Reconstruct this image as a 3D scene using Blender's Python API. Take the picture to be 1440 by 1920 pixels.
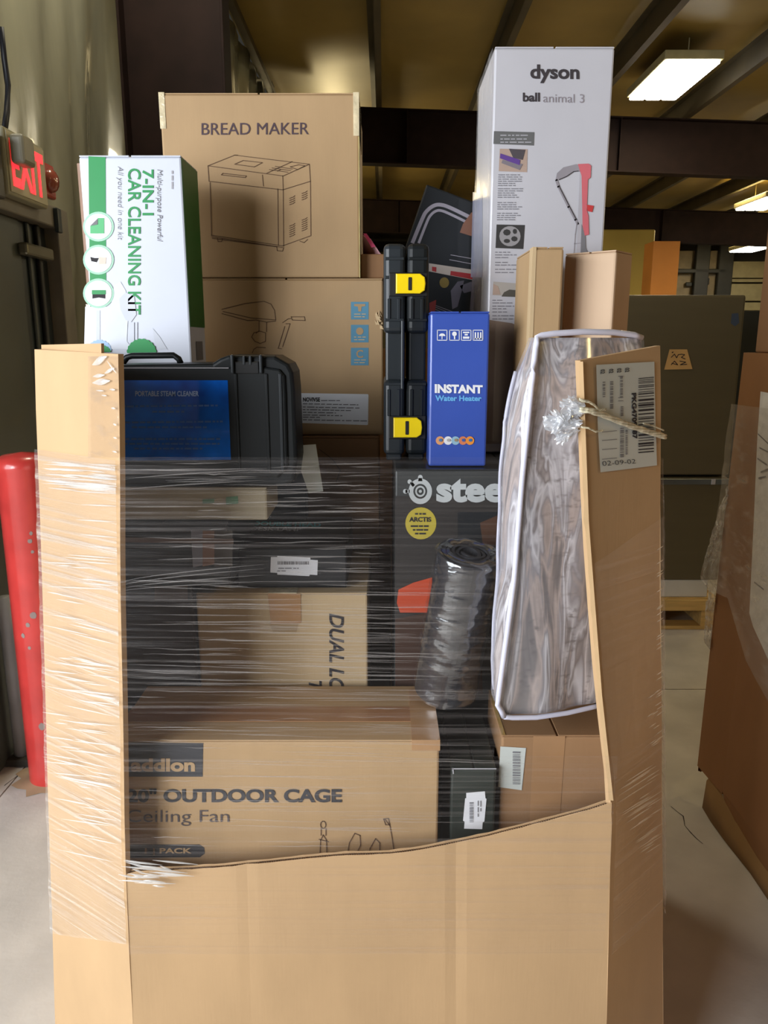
import bpy, bmesh, math, random
from mathutils import Vector, Matrix, noise
random.seed(7)
SC = bpy.context.scene
for o in list(bpy.data.objects): bpy.data.objects.remove(o)
COL = SC.collection

# ---------------------------------------------------------------- camera
H, PITCH, F = 1.62, math.radians(12.5), 1442.0
cd = bpy.data.cameras.new('camera'); cam = bpy.data.objects.new('camera', cd); COL.objects.link(cam)
cam.location = (0, 0, H); cam.rotation_euler = (math.radians(90) - PITCH, 0, 0)
cd.sensor_fit = 'VERTICAL'; cd.sensor_height = 36.0; cd.lens = 36.0 * F / 1920.0
cd.clip_start = 0.02; cd.clip_end = 200
SC.camera = cam
# ---------------------------------------------------------------- world, view, lamps
w = bpy.data.worlds.new('world'); SC.world = w; w.use_nodes = True
bg = w.node_tree.nodes['Background']; bg.inputs[0].default_value = (0.62, 0.60, 0.52, 1); bg.inputs[1].default_value = 0.05
SC.view_settings.view_transform = 'Standard'; SC.view_settings.look = 'None'
SC.view_settings.gamma = 1.0; SC.view_settings.use_curve_mapping = False
SC.view_settings.exposure = 0.0

def area(name, loc, target, sx, sy, power, col):
    l = bpy.data.lights.new(name, 'AREA'); l.shape = 'RECTANGLE'; l.size = sx; l.size_y = sy
    l.energy = power; l.color = col
    o = bpy.data.objects.new(name, l); COL.objects.link(o); o.location = loc
    d = Vector(target) - Vector(loc); o.rotation_euler = d.to_track_quat('-Z', 'Y').to_euler()
    return o
# daylight from the open dock door beside the photographer, plus an added fill from behind
area('dock_door_daylight', (-3.1, -0.35, 1.8), (-0.3, 1.5, 0.9), 2.4, 2.4, 160, (0.88, 0.94, 1.0))
area('rear_fill', (-2.7, -2.2, 2.0), (-0.2, 1.8, 1.4), 1.3, 1.8, 128, (0.93, 0.96, 1.0))  # added frontal fill to soften contrast, no door behind it
# unseen point lamps added to fill the ceiling, left wall and right corner panel
def omni(name, loc, power, col, r=0.25):
    l = bpy.data.lights.new(name, 'POINT'); l.energy = power; l.color = col; l.shadow_soft_size = r
    o = bpy.data.objects.new(name, l); COL.objects.link(o); o.location = loc; return o
WARM = (1.0, 0.80, 0.42)
for loc, pw in (((-1.0, 3.6, 4.3), 115), ((6.6, 5.6, 4.3), 120), ((3.6, -1.0, 4.3), 75), ((8.0, 9.2, 4.0), 170), ((-0.85, 13.8, 4.0), 140), ((10.5, 15.0, 4.0), 170)):
    omni('hall_fill', loc, pw, (1.0, 0.92, 0.74) if loc[0] < -0.9 and loc[1] < 4.5 else (1.0, 0.72, 0.30) if loc[1] < 0 else WARM)
for loc in ((3.22, 9.45, 4.38), (6.95, 15.2, 4.3), (9.0, 20.0, 4.2)):
    area('troffer_glow', loc, (loc[0], loc[1], 0), 0.5, 1.2, 60, WARM)

# ---------------------------------------------------------------- helpers
CP, SP = math.cos(PITCH), math.sin(PITCH)
def ray(px, py):
    u = (px - 720.0) / F; v = (960.0 - py) / F
    return Vector((u, CP + v * SP, -SP + v * CP))
def P(px, py, Y):
    d = ray(px, py); return Vector((0, 0, H)) + d * (Y / d.y)
def PX(px, py, X):
    d = ray(px, py); return Vector((0, 0, H)) + d * (X / d.x)
def PZ(px, py, Z):
    d = ray(px, py); return Vector((0, 0, H)) + d * ((Z - H) / d.z)

def tag(o, label=None, cat=None, group=None, kind=None):
    if label: o['label'] = label
    if cat: o['category'] = cat
    if group: o['group'] = group
    if kind: o['kind'] = kind
    return o
def empty(name, loc=(0, 0, 0), label=None, cat=None, group=None, mat=None):
    o = bpy.data.objects.new(name, None); COL.objects.link(o); o.empty_display_size = 0.05
    if mat is not None: o.matrix_world = mat
    else: o.location = loc
    return tag(o, label, cat, group)
def link(name, me, m, parent=None, kind=None):
    o = bpy.data.objects.new(name, me); COL.objects.link(o)
    if m is not None:
        me.materials.clear()
        for k in (m if isinstance(m, (list, tuple)) else [m]): me.materials.append(k)
    if parent is not None: o.parent = parent
    if kind: o['kind'] = kind
    return o
def pydata(name, v, f, m, parent=None, kind=None, smooth=False, fm=None):
    me = bpy.data.meshes.new(name); me.from_pydata([tuple(q) for q in v], [], f)
    o = link(name, me, m, parent, kind)
    if smooth: me.polygons.foreach_set('use_smooth', [True] * len(me.polygons))
    if fm: me.polygons.foreach_set('material_index', fm)
    me.update(); return o
def bmobj(name, bm, m, parent=None, kind=None, smooth=False):
    me = bpy.data.meshes.new(name); bm.to_mesh(me); bm.free()
    o = link(name, me, m, parent, kind)
    if smooth: me.polygons.foreach_set('use_smooth', [True] * len(me.polygons))
    return o
def add_box(bm, a, b, bev=0.0, seg=2, M=None):
    x0, y0, z0 = a; x1, y1, z1 = b
    r = bmesh.ops.create_cube(bm, size=1.0)
    vs = r['verts']
    bmesh.ops.scale(bm, vec=(x1 - x0, y1 - y0, z1 - z0), verts=vs)
    bmesh.ops.translate(bm, vec=((x0 + x1) / 2, (y0 + y1) / 2, (z0 + z1) / 2), verts=vs)
    if bev > 0:
        es = list({e for v in vs for e in v.link_edges})
        r2 = bmesh.ops.bevel(bm, geom=es, offset=bev, segments=seg, affect='EDGES', profile=0.5)
        vs = list({v for f in r2['faces'] for v in f.verts} | {v for v in vs if v.is_valid})
    if M is not None: bmesh.ops.transform(bm, matrix=M, verts=vs)
def box(name, a, b, m, parent=None, bev=0.0, seg=2, kind=None, M=None):
    bm = bmesh.new(); add_box(bm, a, b, bev, seg, M); return bmobj(name, bm, m, parent, kind)
def tube(bm, pts, r, n=8, cap=True):
    rings = []; pts = [Vector(p) for p in pts]
    for i, p in enumerate(pts):
        t = (pts[min(i + 1, len(pts) - 1)] - pts[max(i - 1, 0)]).normalized()
        a = t.cross(Vector((0.13, 0.21, 0.97)));
        if a.length < 0.05: a = t.cross(Vector((1, 0, 0)))
        a.normalize(); b = t.cross(a)
        rr = r[i] if isinstance(r, (list, tuple)) else r
        rings.append([bm.verts.new(p + (a * math.cos(k * 2 * math.pi / n) + b * math.sin(k * 2 * math.pi / n)) * rr) for k in range(n)])
    for i in range(len(rings) - 1):
        for k in range(n):
            bm.faces.new((rings[i][k], rings[i][(k + 1) % n], rings[i + 1][(k + 1) % n], rings[i + 1][k]))
    if cap:
        bm.faces.new(rings[0][::-1]); bm.faces.new(rings[-1])
def tubeobj(name, pts, r, m, parent=None, n=8, kind=None):
    bm = bmesh.new(); tube(bm, pts, r, n); return bmobj(name, bm, m, parent, kind, smooth=True)
def prism(bm, poly, y0, y1, bev=0.0, seg=2, axis='y'):
    """poly: (x,z) outline extruded along y"""
    vs = [bm.verts.new((x, y0, z)) for x, z in poly]
    f = bm.faces.new(vs)
    r = bmesh.ops.extrude_face_region(bm, geom=[f])
    nv = [g for g in r['geom'] if isinstance(g, bmesh.types.BMVert)]
    bmesh.ops.translate(bm, vec=(0, y1 - y0, 0), verts=nv)
    if bev:
        allv = set(vs) | set(nv)
        fr = [e for e in bm.edges if e.verts[0] in allv and e.verts[1] in allv and abs(e.verts[0].co.y - e.verts[1].co.y) < 1e-6]
        bmesh.ops.bevel(bm, geom=fr, offset=bev, segments=seg, affect='EDGES', profile=0.5)
    bmesh.ops.recalc_face_normals(bm, faces=bm.faces)

# ---------------------------------------------------------------- materials
MC = {}
def nodes(m): m.use_nodes = True; return m.node_tree.nodes, m.node_tree.links
def srgb(c):
    return tuple(((x / 255.0) / 12.92 if x <= 10 else (((x / 255.0) + 0.055) / 1.055) ** 2.4) for x in c) + (1,)
def mat(name, rgb, rough=0.6, metal=0.0, var=0.06, scale=6.0, stretch=(1, 1, 1), bump=0.0, bscale=60.0, coat=0.0, emit=None, es=0.0, spec=0.5, bstretch=None, coord='Object'):
    if name in MC: return MC[name]
    m = bpy.data.materials.new(name); N, L = nodes(m); b = N['Principled BSDF']; c = srgb(rgb)
    b.inputs['Roughness'].default_value = rough; b.inputs['Metallic'].default_value = metal
    b.inputs['Coat Weight'].default_value = coat; b.inputs['Specular IOR Level'].default_value = spec
    tc = N.new('ShaderNodeTexCoord')
    mp = N.new('ShaderNodeMapping'); mp.inputs['Scale'].default_value = stretch; L.new(tc.outputs[coord], mp.inputs[0])
    nz = N.new('ShaderNodeTexNoise'); nz.inputs['Scale'].default_value = scale; nz.inputs['Detail'].default_value = 5; L.new(mp.outputs[0], nz.inputs[0])
    rp = N.new('ShaderNodeValToRGB'); L.new(nz.outputs[0], rp.inputs[0])
    e = rp.color_ramp.elements; e[0].position = 0.3; e[1].position = 0.7
    e[0].color = tuple(max(0, x * (1 - var * 2)) for x in c[:3]) + (1,); e[1].color = tuple(min(1, x * (1 + var * 2)) for x in c[:3]) + (1,)
    L.new(rp.outputs[0], b.inputs['Base Color'])
    if bump > 0:
        mp2 = N.new('ShaderNodeMapping'); mp2.inputs['Scale'].default_value = bstretch or stretch; L.new(tc.outputs[coord], mp2.inputs[0])
        n2 = N.new('ShaderNodeTexNoise'); n2.inputs['Scale'].default_value = bscale; n2.inputs['Detail'].default_value = 3; L.new(mp2.outputs[0], n2.inputs[0])
        bp = N.new('ShaderNodeBump'); bp.inputs['Strength'].default_value = bump; bp.inputs['Distance'].default_value = 0.004
        L.new(n2.outputs[0], bp.inputs['Height']); L.new(bp.outputs[0], b.inputs['Normal'])
    if emit: b.inputs['Emission Color'].default_value = srgb(emit); b.inputs['Emission Strength'].default_value = es
    MC[name] = m; return m
def board(name, rgb, rough=0.62):   # cardboard: flute bump + fibre tint
    return mat(name, rgb, rough=rough, var=0.028, scale=5, stretch=(2, 2, 0.8), bump=0.05, bscale=40, bstretch=(5, 5, 0.3), spec=0.25)
def film(name, base, gloss, streak, zs=90.0, xs=1.6, tint=(0.9, 0.89, 0.9, 1), thr=(0.5, 0.72), rough=0.22, bump=0.5, mod=True):
    """clinging plastic film: clear, with white creases running along x"""
    m = bpy.data.materials.new(name); N, L = nodes(m); out = N['Material Output']; N.remove(N['Principled BSDF'])
    tc = N.new('ShaderNodeTexCoord'); mp = N.new('ShaderNodeMapping'); mp.inputs['Scale'].default_value = (xs, xs, zs)
    mp.inputs['Rotation'].default_value = (0, math.radians(0.0), 0); L.new(tc.outputs['Object'], mp.inputs[0])
    nz = N.new('ShaderNodeTexNoise'); nz.inputs['Scale'].default_value = 1; nz.inputs['Detail'].default_value = 4; nz.inputs['Roughness'].default_value = 0.62; L.new(mp.outputs[0], nz.inputs[0])
    r = N.new('ShaderNodeMapRange'); r.inputs[1].default_value = thr[0]; r.inputs[2].default_value = thr[1]; L.new(nz.outputs[0], r.inputs[0])
    n2 = N.new('ShaderNodeTexNoise'); n2.inputs['Scale'].default_value = 3.0; n2.inputs['Detail'].default_value = 2; L.new(tc.outputs['Object'], n2.inputs[0])
    r2 = N.new('ShaderNodeMapRange'); r2.inputs[1].default_value = 0.36; r2.inputs[2].default_value = 0.62; r2.inputs[3].default_value = 0.35; L.new(n2.outputs[0], r2.inputs[0])
    mu = N.new('ShaderNodeMath'); mu.operation = 'MULTIPLY'; L.new(r.outputs[0], mu.inputs[0]); L.new(r2.outputs[0], mu.inputs[1])
    ma = N.new('ShaderNodeMath'); ma.operation = 'MULTIPLY_ADD'; L.new(mu.outputs[0], ma.inputs[0]); ma.inputs[1].default_value = streak; ma.inputs[2].default_value = base
    bp = N.new('ShaderNodeBump'); bp.inputs['Strength'].default_value = bump; bp.inputs['Distance'].default_value = 0.004; L.new(nz.outputs[0], bp.inputs['Height'])
    tr = N.new('ShaderNodeBsdfTransparent'); df = N.new('ShaderNodeBsdfDiffuse'); df.inputs[0].default_value = tint
    tl = N.new('ShaderNodeBsdfTranslucent'); tl.inputs[0].default_value = tint
    gl = N.new('ShaderNodeBsdfGlossy'); gl.inputs['Roughness'].default_value = rough; gl.inputs[0].default_value = (1, 1, 1, 1)
    L.new(bp.outputs[0], gl.inputs['Normal'])
    m0 = N.new('ShaderNodeMixShader'); L.new(df.outputs[0], m0.inputs[1]); L.new(tl.outputs[0], m0.inputs[2]); m0.inputs[0].default_value = 0.3
    m1 = N.new('ShaderNodeMixShader'); L.new(ma.outputs[0], m1.inputs[0]); L.new(tr.outputs[0], m1.inputs[1]); L.new(m0.outputs[0], m1.inputs[2])
    g2 = N.new('ShaderNodeMath'); g2.operation = 'MULTIPLY_ADD'; L.new(mu.outputs[0], g2.inputs[0]); g2.inputs[1].default_value = gloss; g2.inputs[2].default_value = gloss * 0.6
    m2 = N.new('ShaderNodeMixShader'); L.new(g2.outputs[0], m2.inputs[0]); L.new(m1.outputs[0], m2.inputs[1]); L.new(gl.outputs[0], m2.inputs[2])
    L.new(m2.outputs[0], out.inputs[0]); return m

KRAFT = board('kraft_board', (180, 149, 111)); KRAFT_L = board('kraft_light', (200, 174, 136)); KRAFT_D = board('kraft_dark', (140, 104, 72))
KRAFT_G = board('kraft_gaylord', (192, 158, 118)); KRAFT_O = board('kraft_orange', (176, 132, 82))
BLACKBX = mat('black_carton', (20, 22, 27), rough=0.45, var=0.1, coat=0.15)
INK = mat('ink_dark', (48, 44, 48), rough=0.8, var=0.02); INKB = mat('ink_brown', (98, 72, 52), rough=0.8, var=0.02)
GREYINK = mat('ink_grey', (120, 118, 122), rough=0.7, var=0.02); LGREY = mat('ink_light_grey', (176, 174, 180), rough=0.7)
WHITEC = mat('white_carton', (206, 210, 222), rough=0.45, var=0.015, coat=0.1)
LABEL = mat('label_paper', (232, 232, 236), rough=0.5, var=0.02); LABEL2 = mat('label_paper_grey', (206, 210, 204), rough=0.5, var=0.03)
TAPE = mat('packing_tape', (176, 128, 76), rough=0.18, var=0.06, bump=0.3, bscale=25, coat=0.6)
TAPEC = mat('clear_tape', (224, 208, 172), rough=0.15, var=0.12, scale=40, bump=0.6, bscale=60, coat=1.0)
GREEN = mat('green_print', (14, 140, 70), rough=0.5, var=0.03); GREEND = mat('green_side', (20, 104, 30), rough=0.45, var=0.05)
PLASTIC = mat('black_plastic', (20, 24, 26), rough=0.45, var=0.06, spec=.35)
PLASTIC_G = mat('grey_black_plastic', (38, 43, 47), rough=0.38, var=0.06)
YEL = mat('yellow_latch', (250, 215, 10), rough=0.35, var=0.03)
BLK = mat('slot_black', (10, 10, 11), rough=0.6)
WHITEP = mat('white_print', (235, 236, 240), rough=0.6, var=0.02)

# ---------------------------------------------------------------- printing helpers
TXT = {}
def text_geo(s, bold=0.0, shear=0.0):
    k = (s, bold, shear)
    if k in TXT: return TXT[k]
    cu = bpy.data.curves.new('t', 'FONT'); cu.body = s; cu.offset = bold; cu.shear = shear; cu.resolution_u = 4; cu.size = 1
    o = bpy.data.objects.new('t', cu); COL.objects.link(o)
    bpy.context.view_layer.update()
    me = bpy.data.meshes.new_from_object(o.evaluated_get(bpy.context.evaluated_depsgraph_get()))
    vs = [v.co.copy() for v in me.vertices]; fs = [tuple(p.vertices) for p in me.polygons]
    bpy.data.objects.remove(o); bpy.data.curves.remove(cu); bpy.data.meshes.remove(me)
    x0 = min(v.x for v in vs); x1 = max(v.x for v in vs); y0 = min(v.y for v in vs); y1 = max(v.y for v in vs)
    r = ([((v.x - x0) / (x1 - x0), (v.y - y0) / (y1 - y0)) for v in vs], fs); TXT[k] = r; return r
class Face:
    """a plane in an object's local space on which things are printed; p(px,py) is where the photo shows that spot"""
    def __init__(s, obj, co, no, lift=0.0006):
        s.o = obj; s.M = obj.matrix_basis.copy() if obj else Matrix(); s.I = s.M.inverted(); s.co = Vector(co); s.no = Vector(no); s.lift = lift
    def p(s, px, py, k=1.0):
        d = s.I.to_3x3() @ ray(px, py); o = s.I @ Vector((0, 0, H))
        t = (s.co - o).dot(s.no) / d.dot(s.no)
        return o + d * t + s.no * s.lift * k
    def text(s, txt, q, m, bold=0.0, shear=0.0, k=2, name='lettering'):
        """q: pixel corners TL,TR,BR,BL in reading direction"""
        tl, tr, br, bl = [s.p(a, b, k) for a, b in q]
        vs, fs = text_geo(txt, bold, shear)
        out = [(bl * (1 - x) + br * x) * (1 - y) + (tl * (1 - x) + tr * x) * y for x, y in vs]
        return pydata(name, out, fs, m, s.o)
    def poly(s, pts, m, name='print', k=1):
        return pydata(name, [s.p(a, b, k) for a, b in pts], [tuple(range(len(pts)))], m, s.o)
    def polys(s, lst, m, name='print', k=1, kind=None):
        v = []; f = []
        for pts in lst:
            n = len(v); v += [s.p(a, b, k) for a, b in pts]; f.append(tuple(range(n, n + len(pts))))
        return pydata(name, v, f, m, s.o, kind)
    def lines(s, lst, wpx, m, name='line_drawing', k=1.5):
        qs = []
        for pl in lst:
            for (a, b), (c, d) in zip(pl, pl[1:]):
                l = math.hypot(c - a, d - b) or 1; nx, ny = -(d - b) / l * wpx / 2, (c - a) / l * wpx / 2
                ex, ey = (c - a) / l * wpx * .3, (d - b) / l * wpx * .3
                qs.append([(a + nx - ex, b + ny - ey), (a - nx - ex, b - ny - ey), (c - nx + ex, d - ny + ey), (c + nx + ex, d + ny + ey)])
        return s.polys(qs, m, name, k)
    def ribbon(s, pl, wpx, m, name='stripe', k=1.5):
        pts = []
        for i in range(len(pl) - 1):
            p0, p1, p2, p3 = pl[max(i - 1, 0)], pl[i], pl[i + 1], pl[min(i + 2, len(pl) - 1)]
            for j in range(5):
                t = j / 5
                pts.append(tuple(.5 * (2 * p1[c] + (p2[c] - p0[c]) * t + (2 * p0[c] - 5 * p1[c] + 4 * p2[c] - p3[c]) * t * t + (3 * p1[c] - p0[c] - 3 * p2[c] + p3[c]) * t ** 3) for c in (0, 1)))
        pts.append(pl[-1]); v = []; f = []
        for i, p in enumerate(pts):
            a, b = pts[max(i - 1, 0)], pts[min(i + 1, len(pts) - 1)]; l = math.hypot(b[0] - a[0], b[1] - a[1]) or 1; nx, ny = -(b[1] - a[1]) / l * wpx / 2, (b[0] - a[0]) / l * wpx / 2
            v += [s.p(p[0] + nx, p[1] + ny, k), s.p(p[0] - nx, p[1] - ny, k)]
            if i: f.append((2 * i - 2, 2 * i - 1, 2 * i + 1, 2 * i))
        return pydata(name, v, f, m, s.o)
    def small(s, rows, m, name='fine_print', k=2, h=2.2, vertical=False):
        """rows: (x0,y,x1[,dy]) lines of print too small to read, as runs of word-sized dashes"""
        qs = []
        for r in rows:
            x0, y, x1 = r[:3]; sl = r[3] if len(r) > 3 else 0; x = x0
            while x < x1:
                wd = min(random.uniform(4, 14), x1 - x); yy = y + sl * (x - x0)
                if wd > 1.5:
                    if vertical: qs.append([(yy - h / 2, x), (yy + h / 2, x), (yy + h / 2, x + wd), (yy - h / 2, x + wd)])
                    else: qs.append([(x, yy - h / 2), (x + wd, yy - h / 2), (x + wd, yy + h / 2), (x, yy + h / 2)])
                x += wd + random.uniform(1.5, 3)
        return s.polys(qs, m, name, k, 'stuff')
def R(x0, y0, x1, y1): return [(x0, y0), (x1, y0), (x1, y1), (x0, y1)]
def RD(x0, y0, x1, y1): return [(x1, y0), (x1, y1), (x0, y1), (x0, y0)]     # text that reads downwards
def disc(cx, cy, rx, ry=None, n=20, a0=0, a1=360):
    ry = ry or rx; return [(cx + rx * math.cos(math.radians(a0 + (a1 - a0) * i / n)), cy + ry * math.sin(math.radians(a0 + (a1 - a0) * i / n))) for i in range(n)]

class Carton: pass
def carton(name, label, TL, TR, BL, Y, depth, m, yaw=0.0, zbot=None, ztop=None, cat='box', group=None, level=True, flaps=True, bev=0.004, flapm=None, body=True):
    ya = math.radians(yaw); ex = Vector((math.cos(ya), math.sin(ya), 0)); ey = Vector((-math.sin(ya), math.cos(ya), 0))
    tl = P(TL[0], TL[1], Y)
    def hit(px, py):
        d = ray(px, py); o = Vector((0, 0, H)); return o + d * ((tl - o).dot(ey) / d.dot(ey))
    tr = hit(*TR); bl = hit(*BL)
    if not level: ex = (tr - tl).normalized()
    ez = ex.cross(ey); wd = (tr - tl).dot(ex)
    if ztop is not None: tl = tl + Vector((0, 0, ztop - tl.z))
    h = (tl.z - zbot) / ez.z if zbot is not None else (tl - bl).dot(ez)
    org = tl - ez * h
    M = Matrix((ex, ey, ez)).transposed().to_4x4(); M.translation = org
    root = empty(name, mat=M, label=label, cat=cat, group=group)
    c = Carton(); c.root = root; c.w = wd; c.h = h; c.d = depth
    ft = 0.003
    if body:
        box('body', (0, 0, 0), (wd, depth, h - (ft if flaps else 0)), m, root, bev)
        if flaps:
            g = 0.002
            if wd < depth * 1.6:
                box('flap', (0.001, 0.001, h - ft), (wd / 2 - g, depth - 0.001, h), flapm or m, root, 0.0008, 1)
                box('flap', (wd / 2 + g, 0.001, h - ft), (wd - 0.001, depth - 0.001, h), flapm or m, root, 0.0008, 1)
            else:
                box('flap', (0.001, 0.001, h - ft), (wd - 0.001, depth / 2 - g, h), flapm or m, root, 0.0008, 1)
                box('flap', (0.001, depth / 2 + g, h - ft), (wd - 0.001, depth - 0.001, h), flapm or m, root, 0.0008, 1)
    c.front = Face(root, (0, 0, 0), (0, -1, 0)); c.top = Face(root, (0, 0, h), (0, 0, 1)); c.left = Face(root, (0, 0, 0), (-1, 0, 0)); c.right = Face(root, (wd, 0, 0), (1, 0, 0))
    return c
def barcode_label(fc, x0, y0, x1, y1, horiz=True, name='barcode_label', notch=True, m=None):
    m = m or LABEL
    fc.poly(R(x0, y0, x1, y1), m, name, 2)
    qs = []
    if horiz:
        x = x0 + (x1 - x0) * .12
        while x < x1 - (x1 - x0) * .15:
            wd = random.choice([1, 1, 1.6, 2.2]); qs.append(R(x, y0 + (y1 - y0) * .2, x + wd, y0 + (y1 - y0) * .48)); x += wd + random.choice([1, 1.5, 2])
        fc.polys(qs, GREYINK, 'barcode', 4)
        fc.small([(x0 + (x1 - x0) * .15, y0 + (y1 - y0) * .65, x0 + (x1 - x0) * .6), (x0 + (x1 - x0) * .15, y0 + (y1 - y0) * .82, x0 + (x1 - x0) * .4)], GREYINK, k=4, h=1.6)
    else:
        y = y0 + (y1 - y0) * .12
        while y < y1 - (y1 - y0) * .15:
            wd = random.choice([1, 1, 1.6, 2.2]); qs.append(R(x0 + (x1 - x0) * .5, y, x0 + (x1 - x0) * .82, y + wd)); y += wd + random.choice([1, 1.5, 2])
        fc.polys(qs, GREYINK, 'barcode', 4)

# ================================================================ THE SETTING
XW = -1.5
def roofz(x): return 4.84 - 0.033 * (x - XW)
FLOORM = mat('concrete', (200, 193, 184), rough=0.55, var=0.12, scale=2.2, bump=0.25, bscale=30)
def build_floor():
    # slab split by saw-cut joints, one panel per object
    fl = pydata('floor', [(-9, -5, -0.012), (16, -5, -0.012), (16, 26, -0.012), (-9, 26, -0.012)], [(0, 1, 2, 3)], mat('joint_dirt', (60, 56, 50), rough=0.9))
    tag(fl, kind='structure')
    xs = [-9, -5.2, -0.9 - 0.5, 2.9, 7.2, 11.5, 16]; ys = [-5, -1.2, 3.4, 8.0, 12.6, 17.2, 26]
    for i in range(len(xs) - 1):
        for j in range(len(ys) - 1):
            box('floor_slab', (xs[i] + .003, ys[j] + .003, -0.1), (xs[i + 1] - .003, ys[j + 1] - .003, 0.0), FLOORM, fl)
    # fine cracks in the aisle
    def crack(pts):
        v = []; f = []
        for i, (px, py) in enumerate(pts):
            p = PZ(px, py, 0.0012); wv = 0.004 * (0.4 + random.random()); v += [p + Vector((-wv / 2, 0, 0)), p + Vector((wv / 2, 0, 0))]
            if i: f.append((2 * i - 2, 2 * i - 1, 2 * i + 1, 2 * i))
        pydata('crack', v, f, mat('crack_dark', (66, 62, 58), rough=0.9), fl)
    crack([(1258, 1512), (1270, 1522), (1281, 1530), (1284, 1548), (1296, 1562), (1306, 1572), (1318, 1582)])
    crack([(8, 1473), (22, 1462), (40, 1450), (70, 1446)])
build_floor()

def build_left_wall():
    VINYL = mat('vinyl_insulation', (150, 150, 132), rough=0.24, var=0.10, scale=1.5, stretch=(1, 1, 0.3), bump=0.8, bscale=9, bstretch=(1, 1, 0.3), coat=0.6)
    ny, nz = 190, 46; v = []; f = []
    y0, y1 = 2.75, 26.0
    for j in range(nz + 1):
        for i in range(ny + 1):
            t = (i / ny) ** 1.7; y = y0 + (y1 - y0) * t; z = 4.86 * j / nz
            n = noise.noise(Vector((y * 4.2 - z * .9, z * .28, 3.1))) * .055 + abs(noise.noise(Vector((y * 9 - z * 2.2, z * .6, 7)))) * .03
            n += noise.noise(Vector((y * 1.2, z * .8, 1))) * .04
            v.append((XW - 0.08 + n, y, z))
    for j in range(nz):
        for i in range(ny):
            a = j * (ny + 1) + i; f.append((a, a + 1, a + ny + 2, a + ny + 1))
    wl = pydata('wall_left', v, f, VINYL, smooth=True); tag(wl, kind='structure')
    # rigid frame columns standing against the wall, each an H section
    PRIMER = mat('red_oxide_primer', (30, 19, 17), rough=0.7, var=0.12, spec=.12)
    for k, y in enumerate((4.78, 11.0, 17.6)):
        bm = bmesh.new()
        x1 = XW + 0.62
        add_box(bm, (XW + 0.04, y - 0.10, 0), (XW + 0.055, y + 0.10, 4.9), .002, 1)
        add_box(bm, (x1 - 0.015, y - 0.10, 0), (x1, y + 0.10, 4.5), .002, 1)
        add_box(bm, (XW + 0.05, y - 0.006, 0), (x1 - 0.01, y + 0.006, 4.75))
        bmobj('column', bm, PRIMER, wl)
    # girts along the wall
    GIRT = mat('girt_steel', (62, 60, 50), rough=0.5, var=0.1)
    tubeobj('cable', [PX(2, 50, XW + .1), PX(8, 110, XW + .09), PX(15, 160, XW + .09), PX(13, 210, XW + .09), PX(6, 262, XW + .1)], 0.011, mat('cable_black', (24, 26, 34), rough=.5), wl, 6)
    return wl
WL = build_left_wall()

def build_ceiling():
    CM = mat('roof_insulation', (140, 120, 68), rough=0.5, var=0.08, scale=1.2, bump=0.3, bscale=3)
    v = []; f = []; nx, ny = 60, 60
    for j in range(ny + 1):
        for i in range(nx + 1):
            x = XW - 0.1 + 18 * i / nx; y = 1.5 + 25 * j / ny
            sag = -0.035 * abs(math.sin((x - XW) / 1.34 * math.pi)) + noise.noise(Vector((x, y, 0))) * .03
            v.append((x, y, roofz(x) + 0.1 + sag))
    for j in range(ny):
        for i in range(nx):
            a = j * (nx + 1) + i; f.append((a, a + nx + 1, a + nx + 2, a + 1))
    c = pydata('ceiling', v, f, CM, smooth=True); tag(c, kind='structure')
    PUR = mat('purlin_steel', (64, 56, 40), rough=0.5, var=0.15, scale=3); PRIMER = MC['red_oxide_primer']
    for k in range(10):           # Z purlins running away down the hall
        x = XW + 0.06 + 1.34 * k; z = roofz(x); bm = bmesh.new()
        add_box(bm, (x - 0.003, 1.6, z - 0.2), (x + 0.003, 26, z + .02)); add_box(bm, (x, 1.6, z - 0.2), (x + 0.07, 26, z - 0.194)); add_box(bm, (x - 0.07, 1.6, z + .02), (x, 26, z + 0.026))
        add_box(bm, (x + 0.064, 1.6, z - .2), (x + 0.07, 26, z - 0.18))
        bmobj('purlin', bm, PUR, c)
    EDGE = mat('rafter_flange', (96, 78, 52), rough=0.5)
    for y, dep in ((4.78, .62), (11.0, 0.66), (17.6, 0.66)):
        bm = bmesh.new(); x0, x1 = XW + .05, 15.0
        for (za, zb, ya, yb) in ((-0.2, -0.215, -.1, .1), (-0.2 - dep, -0.215 - dep, -.1, .1), (-.2, -.2 - dep, -.006, .006)):
            vs = [bm.verts.new((x, y + yy, roofz(x) + zz)) for x in (x0, x1) for yy in (ya, yb) for zz in (zb, za)]
            for q in ((0, 1, 3, 2), (4, 6, 7, 5), (0, 4, 5, 1), (2, 3, 7, 6), (0, 2, 6, 4), (1, 5, 7, 3)): bm.faces.new([vs[i] for i in q])
        # web stiffeners
        for x in (0.3, 3.1, 6.0, 9): add_box(bm, (x, y - .09, roofz(x) - .2 - dep), (x + .012, y - .006, roofz(x) - .2))
        bmobj('rafter', bm, PRIMER, c)
    return c
CE = build_ceiling()

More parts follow.
